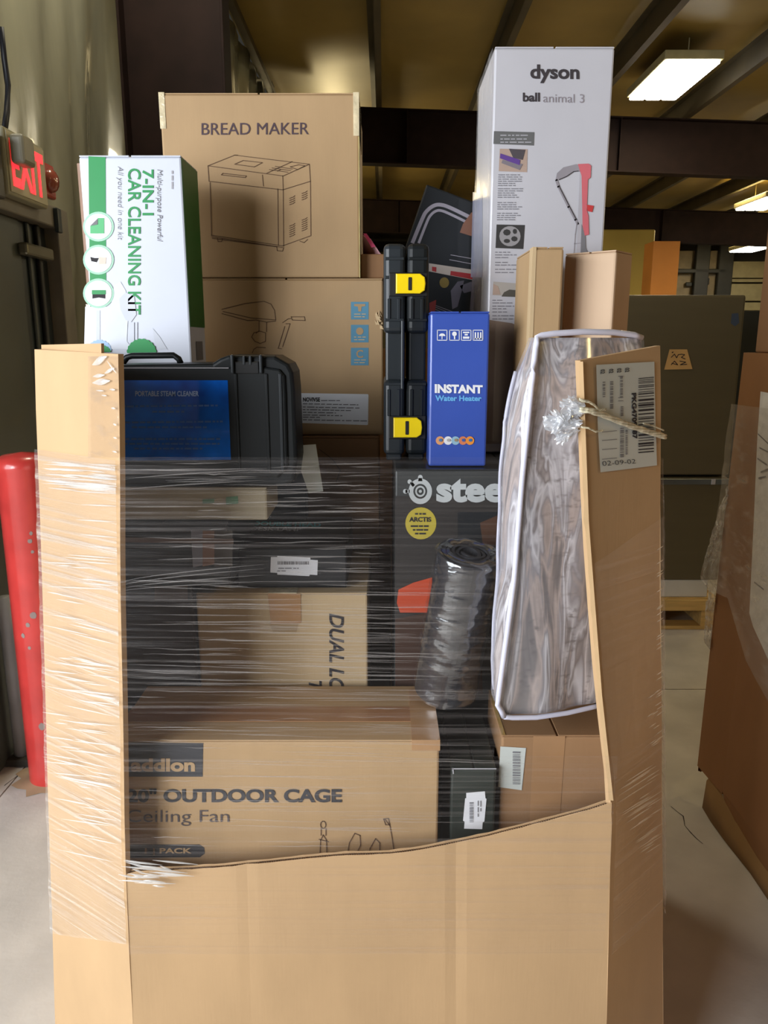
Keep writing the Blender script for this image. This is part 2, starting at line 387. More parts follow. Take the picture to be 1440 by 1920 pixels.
def build_far_wall():
    Y = 23.0
    DK = mat('far_wall_dark', (58, 54, 44), rough=0.7, var=0.2, scale=1.0)
    wf = pydata('wall_back', [(-2, Y + .6, 0), (16, Y + .6, 0), (16, Y + .6, 5), (-2, Y + .6, 5)], [(0, 1, 2, 3)], DK); tag(wf, kind='structure')
    def slab(name, px0, py0, px1, py1, Yd, m, th=0.12, base=True, pr=0.02):
        a = P(px0, py0, Yd); b = P(px1, py1, Yd)
        return box(name, (a.x, Yd, 0 if base else b.z), (b.x, Yd + th, a.z), m, wf, pr, 1)
    CREAM = mat('cream_panel', (150, 140, 104), rough=0.6, var=0.05); TANP = mat('tan_panel', (120, 106, 78), rough=0.6, var=0.08)
    STEEL = mat('dark_steel', (34, 34, 30), rough=0.6, var=0.1)
    # wall panels between posts, the roll-up door with its ribs
    for i, (a, b) in enumerate(((1270, 1312), (1322, 1353))):
        slab('wall_panel', a, 470, b, 506, 22.4, TANP, .06, False, .01); slab('wall_panel', a, 512, b, 620, 22.4, TANP, .06, False, .01)
    slab('post', 1308, 452, 1322, 600, 22.2, STEEL, .15); slab('post', 1352, 452, 1366, 600, 22.2, STEEL, .15)
    slab('girt', 1268, 504, 1360, 512, 22.2, STEEL, .1, False)
    slab('vent_cover', 1286, 529, 1298, 537, 22.3, STEEL, .05, False); slab('vent_cover', 1321, 521, 1330, 534, 22.3, STEEL, .05, False)
    for (a, b) in ((490, 521), (523, 529), (532, 564), (567, 582), (584, 620)): slab('door_panel', 1366, a, 1450, b, 22.4, CREAM, .08, False, .01)
    slab('ceiling_truss', 690, 446, 1430, 452, 22.0, STEEL, .1, False)
    slab('ceiling_duct', 1282, 446, 1352, 451, 21.0, mat('duct_grey', (96, 92, 76), rough=.5), .3, False)
    slab('yellow_wall_panel', 690, 472, 1000, 700, 22.5, mat('olive_panel', (96, 88, 50), rough=.6), .1, True)
    # partition of pale yellow board
    YP = mat('yellow_partition', (190, 170, 88), rough=0.55, var=0.06, scale=.8)
    slab('partition', 1120, 430, 1210, 700, 14.6, YP, .12)
    return wf
WF = build_far_wall()
for (nm, a, b) in (('wall_right', (13.0, 1.5, 0), (13.1, 24, 5)),):
    tag(box(nm, a, b, mat('far_right_wall', (120, 108, 76), rough=.7, var=.1)), kind='structure')

# tall orange-brown carton stack by the partition
c = carton('tall_carton', 'tall orange-brown carton standing beside the pale yellow partition far behind the fridge', (1226, 452), (1276, 452), (1226, 600), 13.0, 0.45, mat('orange_board', (190, 124, 56), rough=.6, var=.08, scale=1), zbot=0.0)
# steel door in the left wall
def build_door():
    d = empty('door_1', (XW, 3.0, 0)); tag(d, kind='structure')
    DM = mat('door_grey_green', (66, 72, 68), rough=0.42, var=0.12, scale=1.5, coat=.2); DD = mat('door_dark', (40, 48, 52), rough=0.35, var=0.1); FR = mat('door_frame_grey', (104, 98, 86), rough=0.5, var=0.1)
    y0, y1, zt = 2.45 - 3.0, 3.54 - 3.0, 2.10
    box('door_leaf', (-.02, y0, 0.01), (0.03, y1 - .27, zt), DM, d, .004)
    box('door_leaf', (-.03, y1 - .26, 0.01), (0.02, y1, zt), DD, d, .004)
    box('door_frame', (-.03, y1, 0), (0.08, y1 + .12, zt + .09), FR, d, .006)
    box('door_header', (-.03, y0, zt), (0.08, y1, zt + .09), FR, d, .006)
    box('rubber_strip', (0.02, y1 - .12, 0.02), (0.04, y1 - .09, zt), BLK, d, .006)
    box('rubber_strip', (0.02, y1 - .2, 0.02), (0.035, y1 - .18, zt), DM, d, .006)
    box('door_closer', (0.03, y1 - .30, zt - .14), (0.07, y1 - .04, zt - .09), mat('closer_metal', (120, 116, 100), rough=.3, metal=.6), d, .01)
    box('bolt_bracket', (0.08, y1 - .04, zt - .02), (.10, y1 + .0, zt + .08), DD, d, .004)
    box('push_bar', (0.03, y0 + .1, 1.0), (.07, y1 - .4, 1.07), DD, d, .01)
build_door()

# ================================================================ left side things
def exit_sign():
    y0, y1, z0, z1 = 3.30, 3.70, 2.40, 2.62
    a = PX(22, 268, XW + .12); b = PX(80, 380, XW + .12)
    y0, y1 = 3.02, 3.36; z1, z0 = 2.385, 2.15
    r = empty('exit_sign', (XW + .02, y0, z0), 'illuminated exit sign with red letters above the grey door', 'sign')
    box('housing', (0.0, 0, 0), (0.10, y1 - y0, z1 - z0), mat('sign_housing', (150, 146, 120), rough=.45), r, .008)
    box('face_plate', (0.10, 0.012, 0.012), (0.104, y1 - y0 - .012, z1 - z0 - .012), mat('sign_face', (176, 168, 136), rough=.4), r, .001, 1)
    RED = mat('exit_red', (255, 40, 50), rough=.4, emit=(255, 48, 56), es=1.6)
    vs, fs = text_geo('EXIT', .035)
    pydata('lettering', [(0.1055, 0.03 + x * (y1 - y0 - .06), .035 + yy * (z1 - z0 - .07)) for x, yy in vs], fs, RED, r)
    # twin emergency lamp heads in front
    bm = bmesh.new(); add_box(bm, (0.105, 0.02, z1 - z0 - .125), (0.16, 0.12, z1 - z0 - .02), .015, 3)
    bmobj('lamp_head', bm, mat('lamp_head', (140, 136, 118), rough=.4), r)
    box('battery_box', (0.0, -0.16, -.02), (.09, -.005, .2), mat('battery_grey', (70, 68, 64), rough=.5), r, .008)
exit_sign()
def alarm():
    c0 = PX(90, 331, XW + .09)
    r = empty('alarm_strobe', (XW + .03, c0.y + .09, c0.z - .05), 'small red alarm strobe on the wall beside the exit sign', 'alarm')
    box('backplate', (0, -.06, -.02), (.03, .06, .12), mat('strobe_red', (170, 62, 52), rough=.4), r, .01)
    bm = bmesh.new(); bmesh.ops.create_uvsphere(bm, u_segments=14, v_segments=8, radius=.045); bmesh.ops.scale(bm, vec=(.7, 1, 1.1), verts=bm.verts); bmesh.ops.translate(bm, vec=(.035, 0, .05), verts=bm.verts)
    bmobj('lens', bm, mat('strobe_lens', (150, 80, 66), rough=.2, coat=.5), r, smooth=True)
alarm()
def bollard():
    r = empty('bollard', (-1.262, 2.66, 0), 'red painted steel bollard standing on the floor left of the bulk carton', 'bollard')
    RED = mat('bollard_red', (190, 58, 54), rough=.28, var=.08, scale=8, coat=.3)
    R0, h = .088, 1.235
    prof = [(R0, 0.0), (R0, h - .05), (R0 * 1.03, h - .045), (R0 * 1.03, h - .03), (R0 * .96, h - .015), (R0 * .75, h), (0.0, h + .01)]
    n = 36; v = []; f = []
    for rr, z in prof:
        for k in range(n): a = 2 * math.pi * k / n; v.append((rr * math.cos(a), rr * math.sin(a), z))
    for i in range(len(prof) - 1):
        for k in range(n): f.append((i * n + k, i * n + (k + 1) % n, (i + 1) * n + (k + 1) % n, (i + 1) * n + k))
    pydata('sleeve', v, f, RED, r, smooth=True)
    CH = mat('chipped_grey', (140, 122, 116), rough=.7); 
    for (px, py, s) in ((58, 1000, 3), (56, 1015, 4), (61, 1035, 3), (62, 1154, 6), (52, 1172, 4), (43, 1192, 4), (55, 1215, 3), (78, 1362, 6)):
        # scuffs lie on the curved wall
        d = ray(px, py); o = Vector((0, 0, H)) - Vector(r.location); a = d.x ** 2 + d.y ** 2; b2 = d.x * o.x + d.y * o.y; cc = o.x ** 2 + o.y ** 2 - (R0 + .0006) ** 2
        disc_ = b2 * b2 - a * cc
        if disc_ <= 0: continue
        p = o + d * ((-b2 - math.sqrt(disc_)) / a); an = math.atan2(p.y, p.x); sz = s * .0019
        vs = [(Vector((math.cos(an + sz / R0 * math.cos(t)), math.sin(an + sz / R0 * math.cos(t)), 0)) * (R0 + .0008) + Vector((0, 0, p.z + sz * 1.5 * math.sin(t) * random.uniform(.6, 1)))) for t in [k * math.pi / 4 for k in range(8)]]
        pydata('paint_chip', vs, [tuple(range(8))], CH, r)
    bm = bmesh.new()
    v2 = []; f2 = []
    for i in range(24):
        a = i * 2 * math.pi / 24; rr = R0 + .05 + .02 * math.sin(i * 2.3); v2.append((rr * math.cos(a), rr * math.sin(a), .002))
    pydata('rust_ring', v2, [tuple(range(24))], mat('rust_dust', (176, 150, 118), rough=.9, var=.1), r)
bollard()
# pale pipe against the wall behind the bollard
p0 = Vector((-1.43, 2.76, 0))
tg = empty('wall_pipe', (p0.x, p0.y, 0), 'pale grey vertical pipe at the wall behind the red bollard', 'pipe')
tubeobj('pipe', [(0, 0, .03), (0, 0, .5), (-.005, .0, .68)], .028, mat('pipe_grey', (176, 178, 178), rough=.4, var=.08), tg, 12)
box('foot', (-.05, -.05, 0), (.05, .05, .03), mat('pipe_foot', (60, 58, 52), rough=.8), tg, .004)

# ================================================================ ceiling fixtures
LM = mat('tube_light', (255, 252, 240), emit=(255, 250, 236), es=22.0)
HO = mat('fixture_housing', (170, 160, 120), rough=.5)
def fixture(p, lx, ly, label):
    r = empty('ceiling_light', p, label, 'light', 'fluorescent ceiling lights')
    box('housing', (-lx / 2, -ly / 2, 0.0), (lx / 2, ly / 2, .09), HO, r, .01)
    for k in (-1, 0, 1): box('tube', (k * lx * .31 - lx * .14, -ly / 2 + .02, -.035), (k * lx * .31 + lx * .14, ly / 2 - .02, -.004), LM, r, .01, 2)
    for s in (-1, 1): tubeobj('hanger', [(0, s * ly * .35, .09), (0, s * ly * .35, .4)], .006, HO, r, 6)
fixture((3.22, 9.45, 4.48), .62, 1.3, 'near rectangular white ceiling light hanging right of the tall white box')
a = P(1420, 386, 15.2); fixture((a.x + .15, 15.2, a.z + .05), .62, 1.3, 'white ceiling light at the right edge just under the second beam')
a = P(1410, 467, 20.0); fixture((a.x, 20.0, a.z + .02), .62, 1.3, 'farthest ceiling light seen low above the fridge')

# ================================================================ fridge on pallet
def fridge():
    Y = 4.18
    a = P(1172, 553, Y); b = P(1400, 553, Y); zb = P(1300, 1088, Y).z; x0, x1 = a.x - .12, b.x; zt = a.z
    zs = P(1300, 893, Y).z
    r = empty('refrigerator', (x0, Y, zb), 'tall brown-grey metallic refrigerator with two doors standing on a wooden pallet', 'refrigerator')
    M1 = mat('fridge_skin', (104, 96, 74), rough=.5, metal=.35, var=.02, scale=2, stretch=(1, 1, 8))
    box('cabinet', (0.005, .07, 0), (x1 - x0 - .005, .68, zt - zb - .01), mat('fridge_cabinet', (66, 62, 50), rough=.5, metal=.3), r, .01)
    box('door', (0, 0, zs - zb + .006), (x1 - x0, .065, zt - zb), M1, r, .012, 3)
    dr = box('door', (0, 0, 0), (x1 - x0, .065, zs - zb - .006), M1, r, .012, 3)
    h0 = P(1180, 893, Y).x; h1 = P(1372, 893, Y).x
    box('handle', (h0 - x0 - .1, -.012, zs - zb - .045), (h1 - x0, .0, zs - zb - .012), mat('handle_grey', (120, 128, 134), rough=.3, metal=.8), dr, .003)
    q = P(1333, 893, Y).x; box('handle_clip', (q - x0, -.015, zs - zb - .044), (q - x0 + .022, -.01, zs - zb - .013), LGREY, dr, .001, 1)
    fc = Face(r, (0, 0, 0), (0, -1, 0), .001)
    fc.poly([(1372, 588), (1384, 587), (1386, 605), (1378, 612), (1370, 606)], mat('badge_blue', (72, 84, 104), rough=.3), 'badge')
    n = box('note', (0, 0, 0), (.001, .001, .001), KRAFT, r); bpy.data.objects.remove(n)
    o = fc.poly([(1255, 655), (1288, 655), (1298, 692), (1245, 693)], mat('note_card', (206, 164, 104), rough=.7), 'cardboard_note', 3)
    o['label'] = 'trapezoid cardboard note with handwriting'
    fc.lines([[(1258, 670), (1264, 664), (1268, 671), (1271, 665), (1278, 664)], [(1277, 664), (1283, 665), (1277, 670), (1284, 673)], [(1258, 684), (1264, 677), (1270, 684), (1259, 681)], [(1274, 677), (1285, 679), (1275, 684), (1287, 683)]], 1.4, INK, 'handwriting', 5)
    fc.poly([(1259, 660), (1262, 659), (1262, 661), (1259, 662)], INK, 'handwriting', 5)
    # pallet under it
    FOAM = mat('white_foam', (214, 212, 204), rough=.8, var=.03); WOOD = mat('pallet_wood', (206, 170, 104), rough=.7, var=.1, scale=5, stretch=(1, 8, 8))
    zf = P(1300, 1121, Y).z
    f = box('foam_base', (x0 - .02, Y + .01, zf), (x1 - .05, Y + .66, zb), FOAM, None, .008); tag(f, 'white foam packing slab under the refrigerator', 'packing')
    pr = empty('pallet', (x0 - .15, Y + .0, 0), 'light wooden pallet carrying the refrigerator and its white foam slab', 'pallet')
    W, D = x1 - x0 + .16, .9
    zt2 = zf; bt = .022
    for k in range(7): box('deck_board', (0.0, k * .135, zt2 - bt), (W, k * .135 + .1, zt2), WOOD, pr, .002, 1)
    z1 = P(1300, 1132, Y).z
    for k in range(3): box('stringer', (k * (W - .09) / 2, 0.0, bt), (k * (W - .09) / 2 + .09, D, zt2 - bt), WOOD, pr, .002, 1)
    for k in (0, .4, .8): box('bottom_board', (0, k, 0), (W, k + .1, bt), WOOD, pr, .002, 1)
    box('edge_board', (0, -.022, P(1300, 1143, Y).z), (W, -.001, P(1300, 1120, Y).z - .01), WOOD, pr, .002, 1)
fridge()
# dark cabinet behind the fridge at right
k = carton('dark_cabinet', 'dark grey cabinet standing behind the refrigerator at the right edge', (1385, 583), (1440, 583), (1385, 900), 5.6, .6, mat('cab_dark', (38, 40, 36), rough=.5), zbot=0, cat='cabinet', flaps=False)

# ================================================================ the bulk carton
CUT = [(216, 1640), (240, 1634), (290, 1633), (330, 1631), (400, 1627), (500, 1617), (580, 1609), (640, 1604), (720, 1602), (780, 1594), (840, 1582), (900, 1570), (950, 1557), (1000, 1545), (1050, 1532), (1100, 1519), (1147, 1504)]
YF = 1.2
cutw = [(P(a, b, YF).x, P(a, b, YF).z) for a, b in CUT]
def interp(t, T):
    if t <= T[0][0]: return T[0][1]
    for (a, p), (b, q) in zip(T, T[1:]):
        if t <= b: return p + (q - p) * (t - a) / (b - a)
    return T[-1][1]
FLx = lambda z: interp(z, [(0, -.489), (.371, -.470), (.75, -.459), (1.62, -.406)])
OLx = lambda z: interp(z, [(0, -.698), (1.62, -.590)])
FRx = lambda z: interp(z, [(0, .432), (.371, .417), (.835, .397), (1.04, .364), (1.336, .325), (1.62, .2985)])
ORx = lambda z: interp(z, [(0, .600), (1.62, .465)])
YO = 1.33
corners = [(lambda z: Vector((FLx(z), YF, z))), (lambda z: Vector((OLx(z), YO, z))), (lambda z: Vector((interp(z, [(0, -.72), (1.62, -.70)]), 2.2, z))), (lambda z: Vector((-.45, 2.36, z))),
           (lambda z: Vector((.38, 2.36, z))), (lambda z: Vector((interp(z, [(0, .62), (1.62, .575)]), 2.2, z))), (lambda z: Vector((ORx(z), YO, z))), (lambda z: Vector((FRx(z), YF, z)))]
G = empty('bulk_carton', (0, 1.75, 0), 'large octagonal corrugated bulk carton with its front cut open, full of boxed goods', 'bulk box')
def panel(name, A, B, ztA, ztB, m, th=.010, nz=16, ns=4, bow=0.0, wob=0.0, parent=G):
    off = Vector(parent.location)
    v = []; f = []; cen = Vector((0, 1.75, 0))
    for side in (0, 1):
        for j in range(nz + 1):
            for i in range(ns + 1):
                s = i / ns; z = (ztA + (ztB - ztA) * s) * j / nz
                a, b = A(z), B(z); p = a.lerp(b, s); n = Vector((-(b - a).y, (b - a).x, 0)).normalized()
                if n.dot(cen - p) < 0: n = -n
                p = p - n * bow * math.sin(math.pi * s) + n * wob * noise.noise(Vector((p.x * 5, p.z * 3, 2))) + n * th * side
                v.append(p - off)
    K = (nz + 1) * (ns + 1)
    for j in range(nz):
        for i in range(ns):
            a = j * (ns + 1) + i; f.append((a, a + 1, a + ns + 2, a + ns + 1)); f.append((K + a, K + a + ns + 1, K + a + ns + 2, K + a + 1))
    for i in range(ns):
        t = nz * (ns + 1) + i; f.append((t, t + 1, K + t + 1, K + t)); f.append((i, K + i, K + i + 1, i + 1))
    for j in range(nz):
        for i in (0, ns):
            a = j * (ns + 1) + i; f.append((a, a + ns + 1, K + a + ns + 1, K + a))
    o = pydata(name, v, f, m, parent); bm = bmesh.new(); bm.from_mesh(o.data); bmesh.ops.recalc_face_normals(bm, faces=bm.faces); bm.to_mesh(o.data); bm.free(); return o
panel('corner_panel', corners[0], corners[1], P(222, 664, YF).z, P(65, 655, YO).z, KRAFT_G, wob=.004)
RP = panel('corner_panel', corners[7], corners[6], P(1087, 676, YF).z, P(1231, 648, YO).z, KRAFT_G, wob=.004)
panel('side_panel', corners[1], corners[2], 1.607, 1.607, KRAFT_G, ns=6, bow=.0)
panel('side_panel', corners[6], corners[5], 1.605, 1.6, KRAFT_G, ns=6)
panel('corner_panel', corners[2], corners[3], 1.6, 1.6, KRAFT_G); panel('corner_panel', corners[4], corners[5], 1.6, 1.6, KRAFT_G); panel('back_panel', corners[3], corners[4], 1.6, 1.6, KRAFT_G)
# folded inner ply on the left corner
panel('inner_ply', lambda z: corners[0](z) + Vector((-.035, .028, 0)), lambda z: corners[1](z) + Vector((.006, .012, 0)), P(205, 659, YF).z + .012, P(72, 650, YO).z + .003, KRAFT_G, th=.005)
v8 = [c_(0.0) for c_ in corners]
pydata('base_panel', [p - Vector(G.location) + Vector((0, 0, z)) for z in (0.001, .012) for p in v8], [tuple(range(7, -1, -1)), tuple(range(8, 16))] + [(i, (i + 1) % 8, 8 + (i + 1) % 8, 8 + i) for i in range(8)], KRAFT_G, G)
# front panel : outer liner, inner liner and the fluting between them
def front_panel():
    off = Vector(G.location); n = 44; nz = 14
    def liner(name, y0, y1, dz):
        v = []; f = []
        for side, y in enumerate((y0, y1)):
            for j in range(nz + 1):
                for i in range(n + 1):
                    s = i / n; xt = cutw[0][0] + (cutw[-1][0] - cutw[0][0]) * s; zt = interp(xt, cutw) + dz(i)
                    z = zt * j / nz; x = FLx(z) + (FRx(z) - FLx(z)) * s
                    wob = .003 * noise.noise(Vector((x * 4, z * 2, 5)))
                    # pressed vertical crease lines
                    for cx in (-.24, .13):
                        wob += .0018 * math.exp(-((x - cx) / .006) ** 2)
                    v.append(Vector((x, y + wob, z)) - off)
        K = (n + 1) * (nz + 1)
        for j in range(nz):
            for i in range(n):
                a = j * (n + 1) + i; f.append((a, a + 1, a + n + 2, a + n + 1)); f.append((K + a, K + a + n + 1, K + a + n + 2, K + a + 1))
        for i in range(n): t = nz * (n + 1) + i; f.append((t, t + 1, K + t + 1, K + t))
        return pydata(name, v, f, KRAFT_G, G)
    liner('front_panel', YF, YF + .0012, lambda i: random.uniform(-.0008, .0008)); liner('inner_liner', YF + .0085, YF + .0097, lambda i: random.uniform(-.001, .001) + .0012)
    v = []; f = []; N = 420
    for i in range(N):
        s = i / (N - 1); xt = cutw[0][0] + (cutw[-1][0] - cutw[0][0]) * s; zt = interp(xt, cutw)
        x = FLx(zt) + (FRx(zt) - FLx(zt)) * s
        y = YF + .0018 + (.0062 if i % 2 else 0.0) + .003 * noise.noise(Vector((x * 4, zt * 2, 5)))
        v += [Vector((x, y, zt - .0012)) - off, Vector((x, y, zt - .02)) - off]
        if i: f.append((2 * i - 2, 2 * i, 2 * i + 1, 2 * i - 1))
    pydata('fluting', v, f, mat('flute_paper', (170, 134, 96), rough=.8), G, kind='stuff')
front_panel()
# crease strips pressed on the front panel
# torn liner edge down the right flap
tv = []; tf = []
for i in range(46):
    z = .84 + (1.59 - .84) * i / 45; x = FRx(z); wv = .003 + .004 * abs(noise.noise(Vector((0, 0, z * 40))))
    tv += [Vector((x - wv, YF - .001, z)) - Vector(G.location), Vector((x + .003, YF - .0022, z)) - Vector(G.location)]
    if i: tf.append((2 * i - 2, 2 * i - 1, 2 * i + 1, 2 * i))
pydata('torn_edge', tv, tf, mat('torn_paper', (206, 172, 128), rough=.9), G)
# shipping label on the right flap
a, b = corners[7](1.2), corners[6](1.2); nrm = Vector(((b - a).y, -(b - a).x, 0)).normalized()
def on_flap(px, py, lift=.0015):
    d = ray(px, py); o = Vector((0, 0, H)); best = None
    lo, hi = 1.0, 2.2
    for _ in range(50):
        mid = (lo + hi) / 2; p = o + d * mid; A, B = corners[7](p.z), corners[6](p.z); n2 = Vector(((B - A).y, -(B - A).x, 0))
        if (p - A).dot(n2) > 0: lo = mid
        else: hi = mid
    n2.normalize(); wob = .004 * noise.noise(Vector((p.x * 5, p.z * 3, 2)))
    return o + d * lo + n2 * (lift + .003)
SL = empty('shipping_label', on_flap(1170, 780), 'large white pallet label with barcode stuck on the right flap of the bulk carton', 'label')
def lab_q(quads, m, name, lift):
    v = []; f = []
    for q in quads:
        k0 = len(v); v += [on_flap(x, y, lift) - SL.location for x, y in q]; f.append(tuple(range(k0, k0 + len(q))))
    return pydata(name, v, f, m, SL)
lab_q([[(1114, 684), (1170, 681), (1223, 678), (1225, 780), (1228, 872), (1172, 879), (1122, 885), (1117, 800)]], LABEL2, 'paper', .001)
bars = []; y = 709
while y < 848:
    wd = random.choice([1, 1.3, 2, 3.4]); sl = -2.5; bars.append([(1192, y), (1221, y + sl), (1221.5, y + wd + sl), (1192.5, y + wd)]); y += wd + random.choice([1.6, 2.2, 3.4, 4.4])
lab_q(bars, INK, 'barcode', .002)
def lab_text(s, q, bold=0.02, name='lettering'):
    vs, fs = text_geo(s, bold); tl, tr, br, bl = [on_flap(*k, .0022) for k in q]
    pydata(name, [(bl * (1 - x) + br * x) * (1 - yy) + (tl * (1 - x) + tr * x) * yy - SL.location for x, yy in vs], fs, INK, SL)
lab_text('PKG4709487', [(1188, 736), (1190, 822), (1181, 823), (1179, 737)], .04)
for i, x in enumerate((1121, 1137, 1152, 1167)): lab_text('02', [(x + 8, 692 - i), (x + 8, 700 - i), (x, 701 - i), (x, 693 - i)])
lab_text('02-09-02', [(1124, 864), (1186, 860), (1187, 868), (1125, 873)], -.01)
fin = []
for x, ya, yb, w_ in ((1139, 715, 765, 6), (1125, 716, 745, 5), (1158, 706, 744, 5), (1159, 762, 780, 5), (1158, 802, 856, 7), (1168, 806, 850, 4)):
    y = ya
    while y < yb: fin.append([(x, y), (x + w_, y - .5), (x + w_, y + 1), (x, y + 1.5)]); y += random.choice([2.4, 3, 4])
for y in (809, 825, 842, 860): fin.append([(1124, y), (1152, y - 2.5), (1152, y - 1.5), (1124, y + 1)])
for y in (705, 745, 751): fin.append([(1154, y), (1164, y - .4), (1164, y + .6), (1154, y + 1)])
lab_q(fin, GREYINK, 'fine_print', .002)

# ================================================================ goods inside, from the back to the front
# --- back left stack
b = carton('tall_plain_carton', 'brown printed carton at the bottom of the back stack, behind the lamp box', (380, 1056), (733, 1056), (380, 1300), 1.90, .30, KRAFT_D, zbot=.013, ztop=1.062)
c8 = carton('brown_carton', 'brown carton under the faucet-drawing carton in the back stack, white paper before it', (420, 822), (711, 822), (420, 1055), 1.872, .32, KRAFT_D, zbot=1.063, ztop=1.393)
c8.front.lines([[(598, 842), (612, 852), (626, 864), (638, 882), (630, 905)]], 1.3, INKB)
c8.front.text('CAFE', R(660, 1030, 682, 1037), INKB)
c7 = carton('faucet_carton', 'tan carton with three blue icons and white label, under the bread maker carton', (355, 522), (718, 522), (355, 812), 1.90, .31, KRAFT, zbot=1.394)
fr = c7.front
fr.lines([[(416, 580), (460, 569), (495, 565), (508, 570), (515, 582), (517, 600)], [(418, 584), (470, 596), (517, 600)], [(416, 588), (465, 601), (480, 600), (500, 604), (517, 602)],
          [(486, 602), (486, 620), (480, 625)], [(500, 604), (500, 622)], [(478, 640), (472, 632), (476, 624), (488, 621), (498, 624)], [(478, 640), (488, 644), (498, 640), (498, 624)], [(476, 655), (482, 651), (498, 652)], [(476, 655), (473, 662)],
          [(546, 594), (571, 594), (572, 601), (548, 600), (546, 594)], [(530, 605), (540, 598), (546, 597)], [(536, 607), (544, 607)], [(544, 607), (530, 650)], [(534, 612), (522, 652)], [(521, 653), (528, 654)]], 1.3, INKB)
BLUEI = mat('icon_blue', (88, 144, 172), rough=.6)
for i, y in enumerate((566, 609, 652)):
    fr.poly(R(658, y, 691, y + 33), BLUEI, 'icon')
fr.poly([(664, 570), (685, 570), (685, 574), (678, 575), (677, 584), (672, 584), (671, 575), (664, 574)], KRAFT, 'icon_symbol', 2)
fr.poly(disc(674.5, 621, 7, 7, 14), KRAFT, 'icon_symbol', 2)
fr.text('C', R(668, 656, 681, 671), KRAFT, .02)
fr.small([(664, 589, 686), (664, 594, 684), (664, 632, 686), (664, 637, 684), (664, 675, 686), (664, 680, 684)], KRAFT_L, h=1.6)
fr.poly([(561, 738), (563, 737), (690, 739), (691, 741), (690, 796), (688, 797), (563, 793), (561, 790)], LABEL, 'address_label')
fr.text('NOVIVSE', R(568, 745, 600, 753), INK, .03, k=3)
fr.small([(602, 751, 640)] + [(568, yy, xx, .02) for yy, xx in ((757, 672), (763, 674), (768, 658), (773, 630), (778, 642), (782, 600), (787, 690))], GREYINK, k=3, h=1.6)
# torn corner of the carton
v = []; f = []
for k in range(14):
    p = fr.p(704 + random.uniform(-3, 9), 584 + random.uniform(0, 38), 3); q = len(v)
    v += [p, p + Vector((random.uniform(.004, .012), -random.uniform(.003, .010), random.uniform(-.006, .008))), p + Vector((random.uniform(-.004, .006), -.002, random.uniform(.006, .014)))]; f.append((q, q + 1, q + 2))
pydata('torn_flap', v, f, KRAFT_L, c7.root, 'stuff')
c6 = carton('bread_maker_carton', 'tan carton printed BREAD MAKER with an appliance drawing, topmost of the back stack', (298, 174), (672, 174), (298, 518), 1.90, .31, KRAFT, zbot=1.768)
fr = c6.front
fr.text('BREAD MAKER', [(378, 231), (579, 230), (579, 252), (378, 253)], mat('ink_purple', (78, 62, 70), rough=.8), .0)
D = [[(390, 311), (440, 291), (580, 308), (531, 330), (390, 311)], [(390, 311), (392, 340), (530, 356), (582, 340)], [(440, 291), (446, 291)], [(580, 308), (582, 340)],
     [(440, 308), (456, 301), (492, 305), (477, 313), (440, 308)], [(500, 325), (548, 303)], [(544, 313), (560, 309), (572, 311), (558, 318), (544, 313)],
     [(505, 318), (540, 323)], [(510, 315), (545, 320)], [(516, 312), (548, 317)], [(520, 321), (526, 318)], [(415, 328), (460, 333), (462, 330), (418, 325), (415, 328)], [(492, 328), (494, 349)],
     [(394, 342), (397, 442)], [(530, 330), (531, 356), (532, 462)], [(521, 354), (522, 460)], [(582, 340), (583, 441)], [(396, 441), (530, 461), (583, 442)], [(397, 444), (530, 464)], [(398, 447), (520, 463)],
     [(408, 447), (409, 453), (416, 453), (417, 448)], [(519, 463), (520, 470), (530, 471), (532, 464)], [(562, 452), (570, 455), (577, 449)]]
for bx, by, nn in ((543, 372, 4), (566, 363, 4), (543, 424, 6), (566, 413, 6)):
    for i in range(nn): D.append([(bx, by + i * 4), (bx + 5, by - 2 + i * 4)]); D.append([(bx + 6, by - 2 + i * 4), (bx + 10, by - 5 + i * 4)])
fr.lines(D, 1.25, INKB)
wq, hq, dq = c6.w, c6.h, c6.d
box('tape', (-.0012, -.0012, hq - .075), (.012, dq * .4, hq + .001), TAPEC, c6.root); box('tape', (wq - .012, -.0012, hq - .09), (wq + .0012, dq * .6, hq + .001), TAPEC, c6.root)
box('edge_tape', (wq - .001, -.0013, .0), (wq + .0014, .05, hq - .091), mat('edge_tape', (196, 178, 124), rough=.25, var=.1, coat=.5, scale=30), c6.root)
# open little carton with pink paper behind
sb = carton('small_brown_carton', 'small open brown carton with pink paper, between bread maker carton and black tool case', (676, 476), (724, 476), (676, 520), 1.93, .18, KRAFT_D, zbot=1.768, flaps=False)
PINK = mat('pink_paper', (226, 176, 182), rough=.7, var=.06); HOT = mat('pink_stripe', (226, 84, 132), rough=.6)
bm = bmesh.new()
v = [(.004, .02, sb.h - .005), (.05, .012, sb.h), (.046, .015, sb.h + .004), (.024, .03, sb.h + .038), (.004, .035, sb.h + .048), (.004, .1, sb.h)]
pydata('pink_paper', v + [(a_, b_ + .02, c_) for a_, b_, c_ in v], [(0, 1, 2, 3, 4, 5), (6, 11, 10, 9, 8, 7), (4, 3, 9, 10), (3, 2, 8, 9), (2, 1, 7, 8), (1, 0, 6, 7), (0, 5, 11, 6), (5, 4, 10, 11)], PINK, sb.root)
pydata('pink_ribbon', [(.006, .029, sb.h + .05), (.014, .029, sb.h + .05), (.036, .014, sb.h + .018), (.026, .014, sb.h + .016)], [(0, 1, 2, 3)], HOT, sb.root)

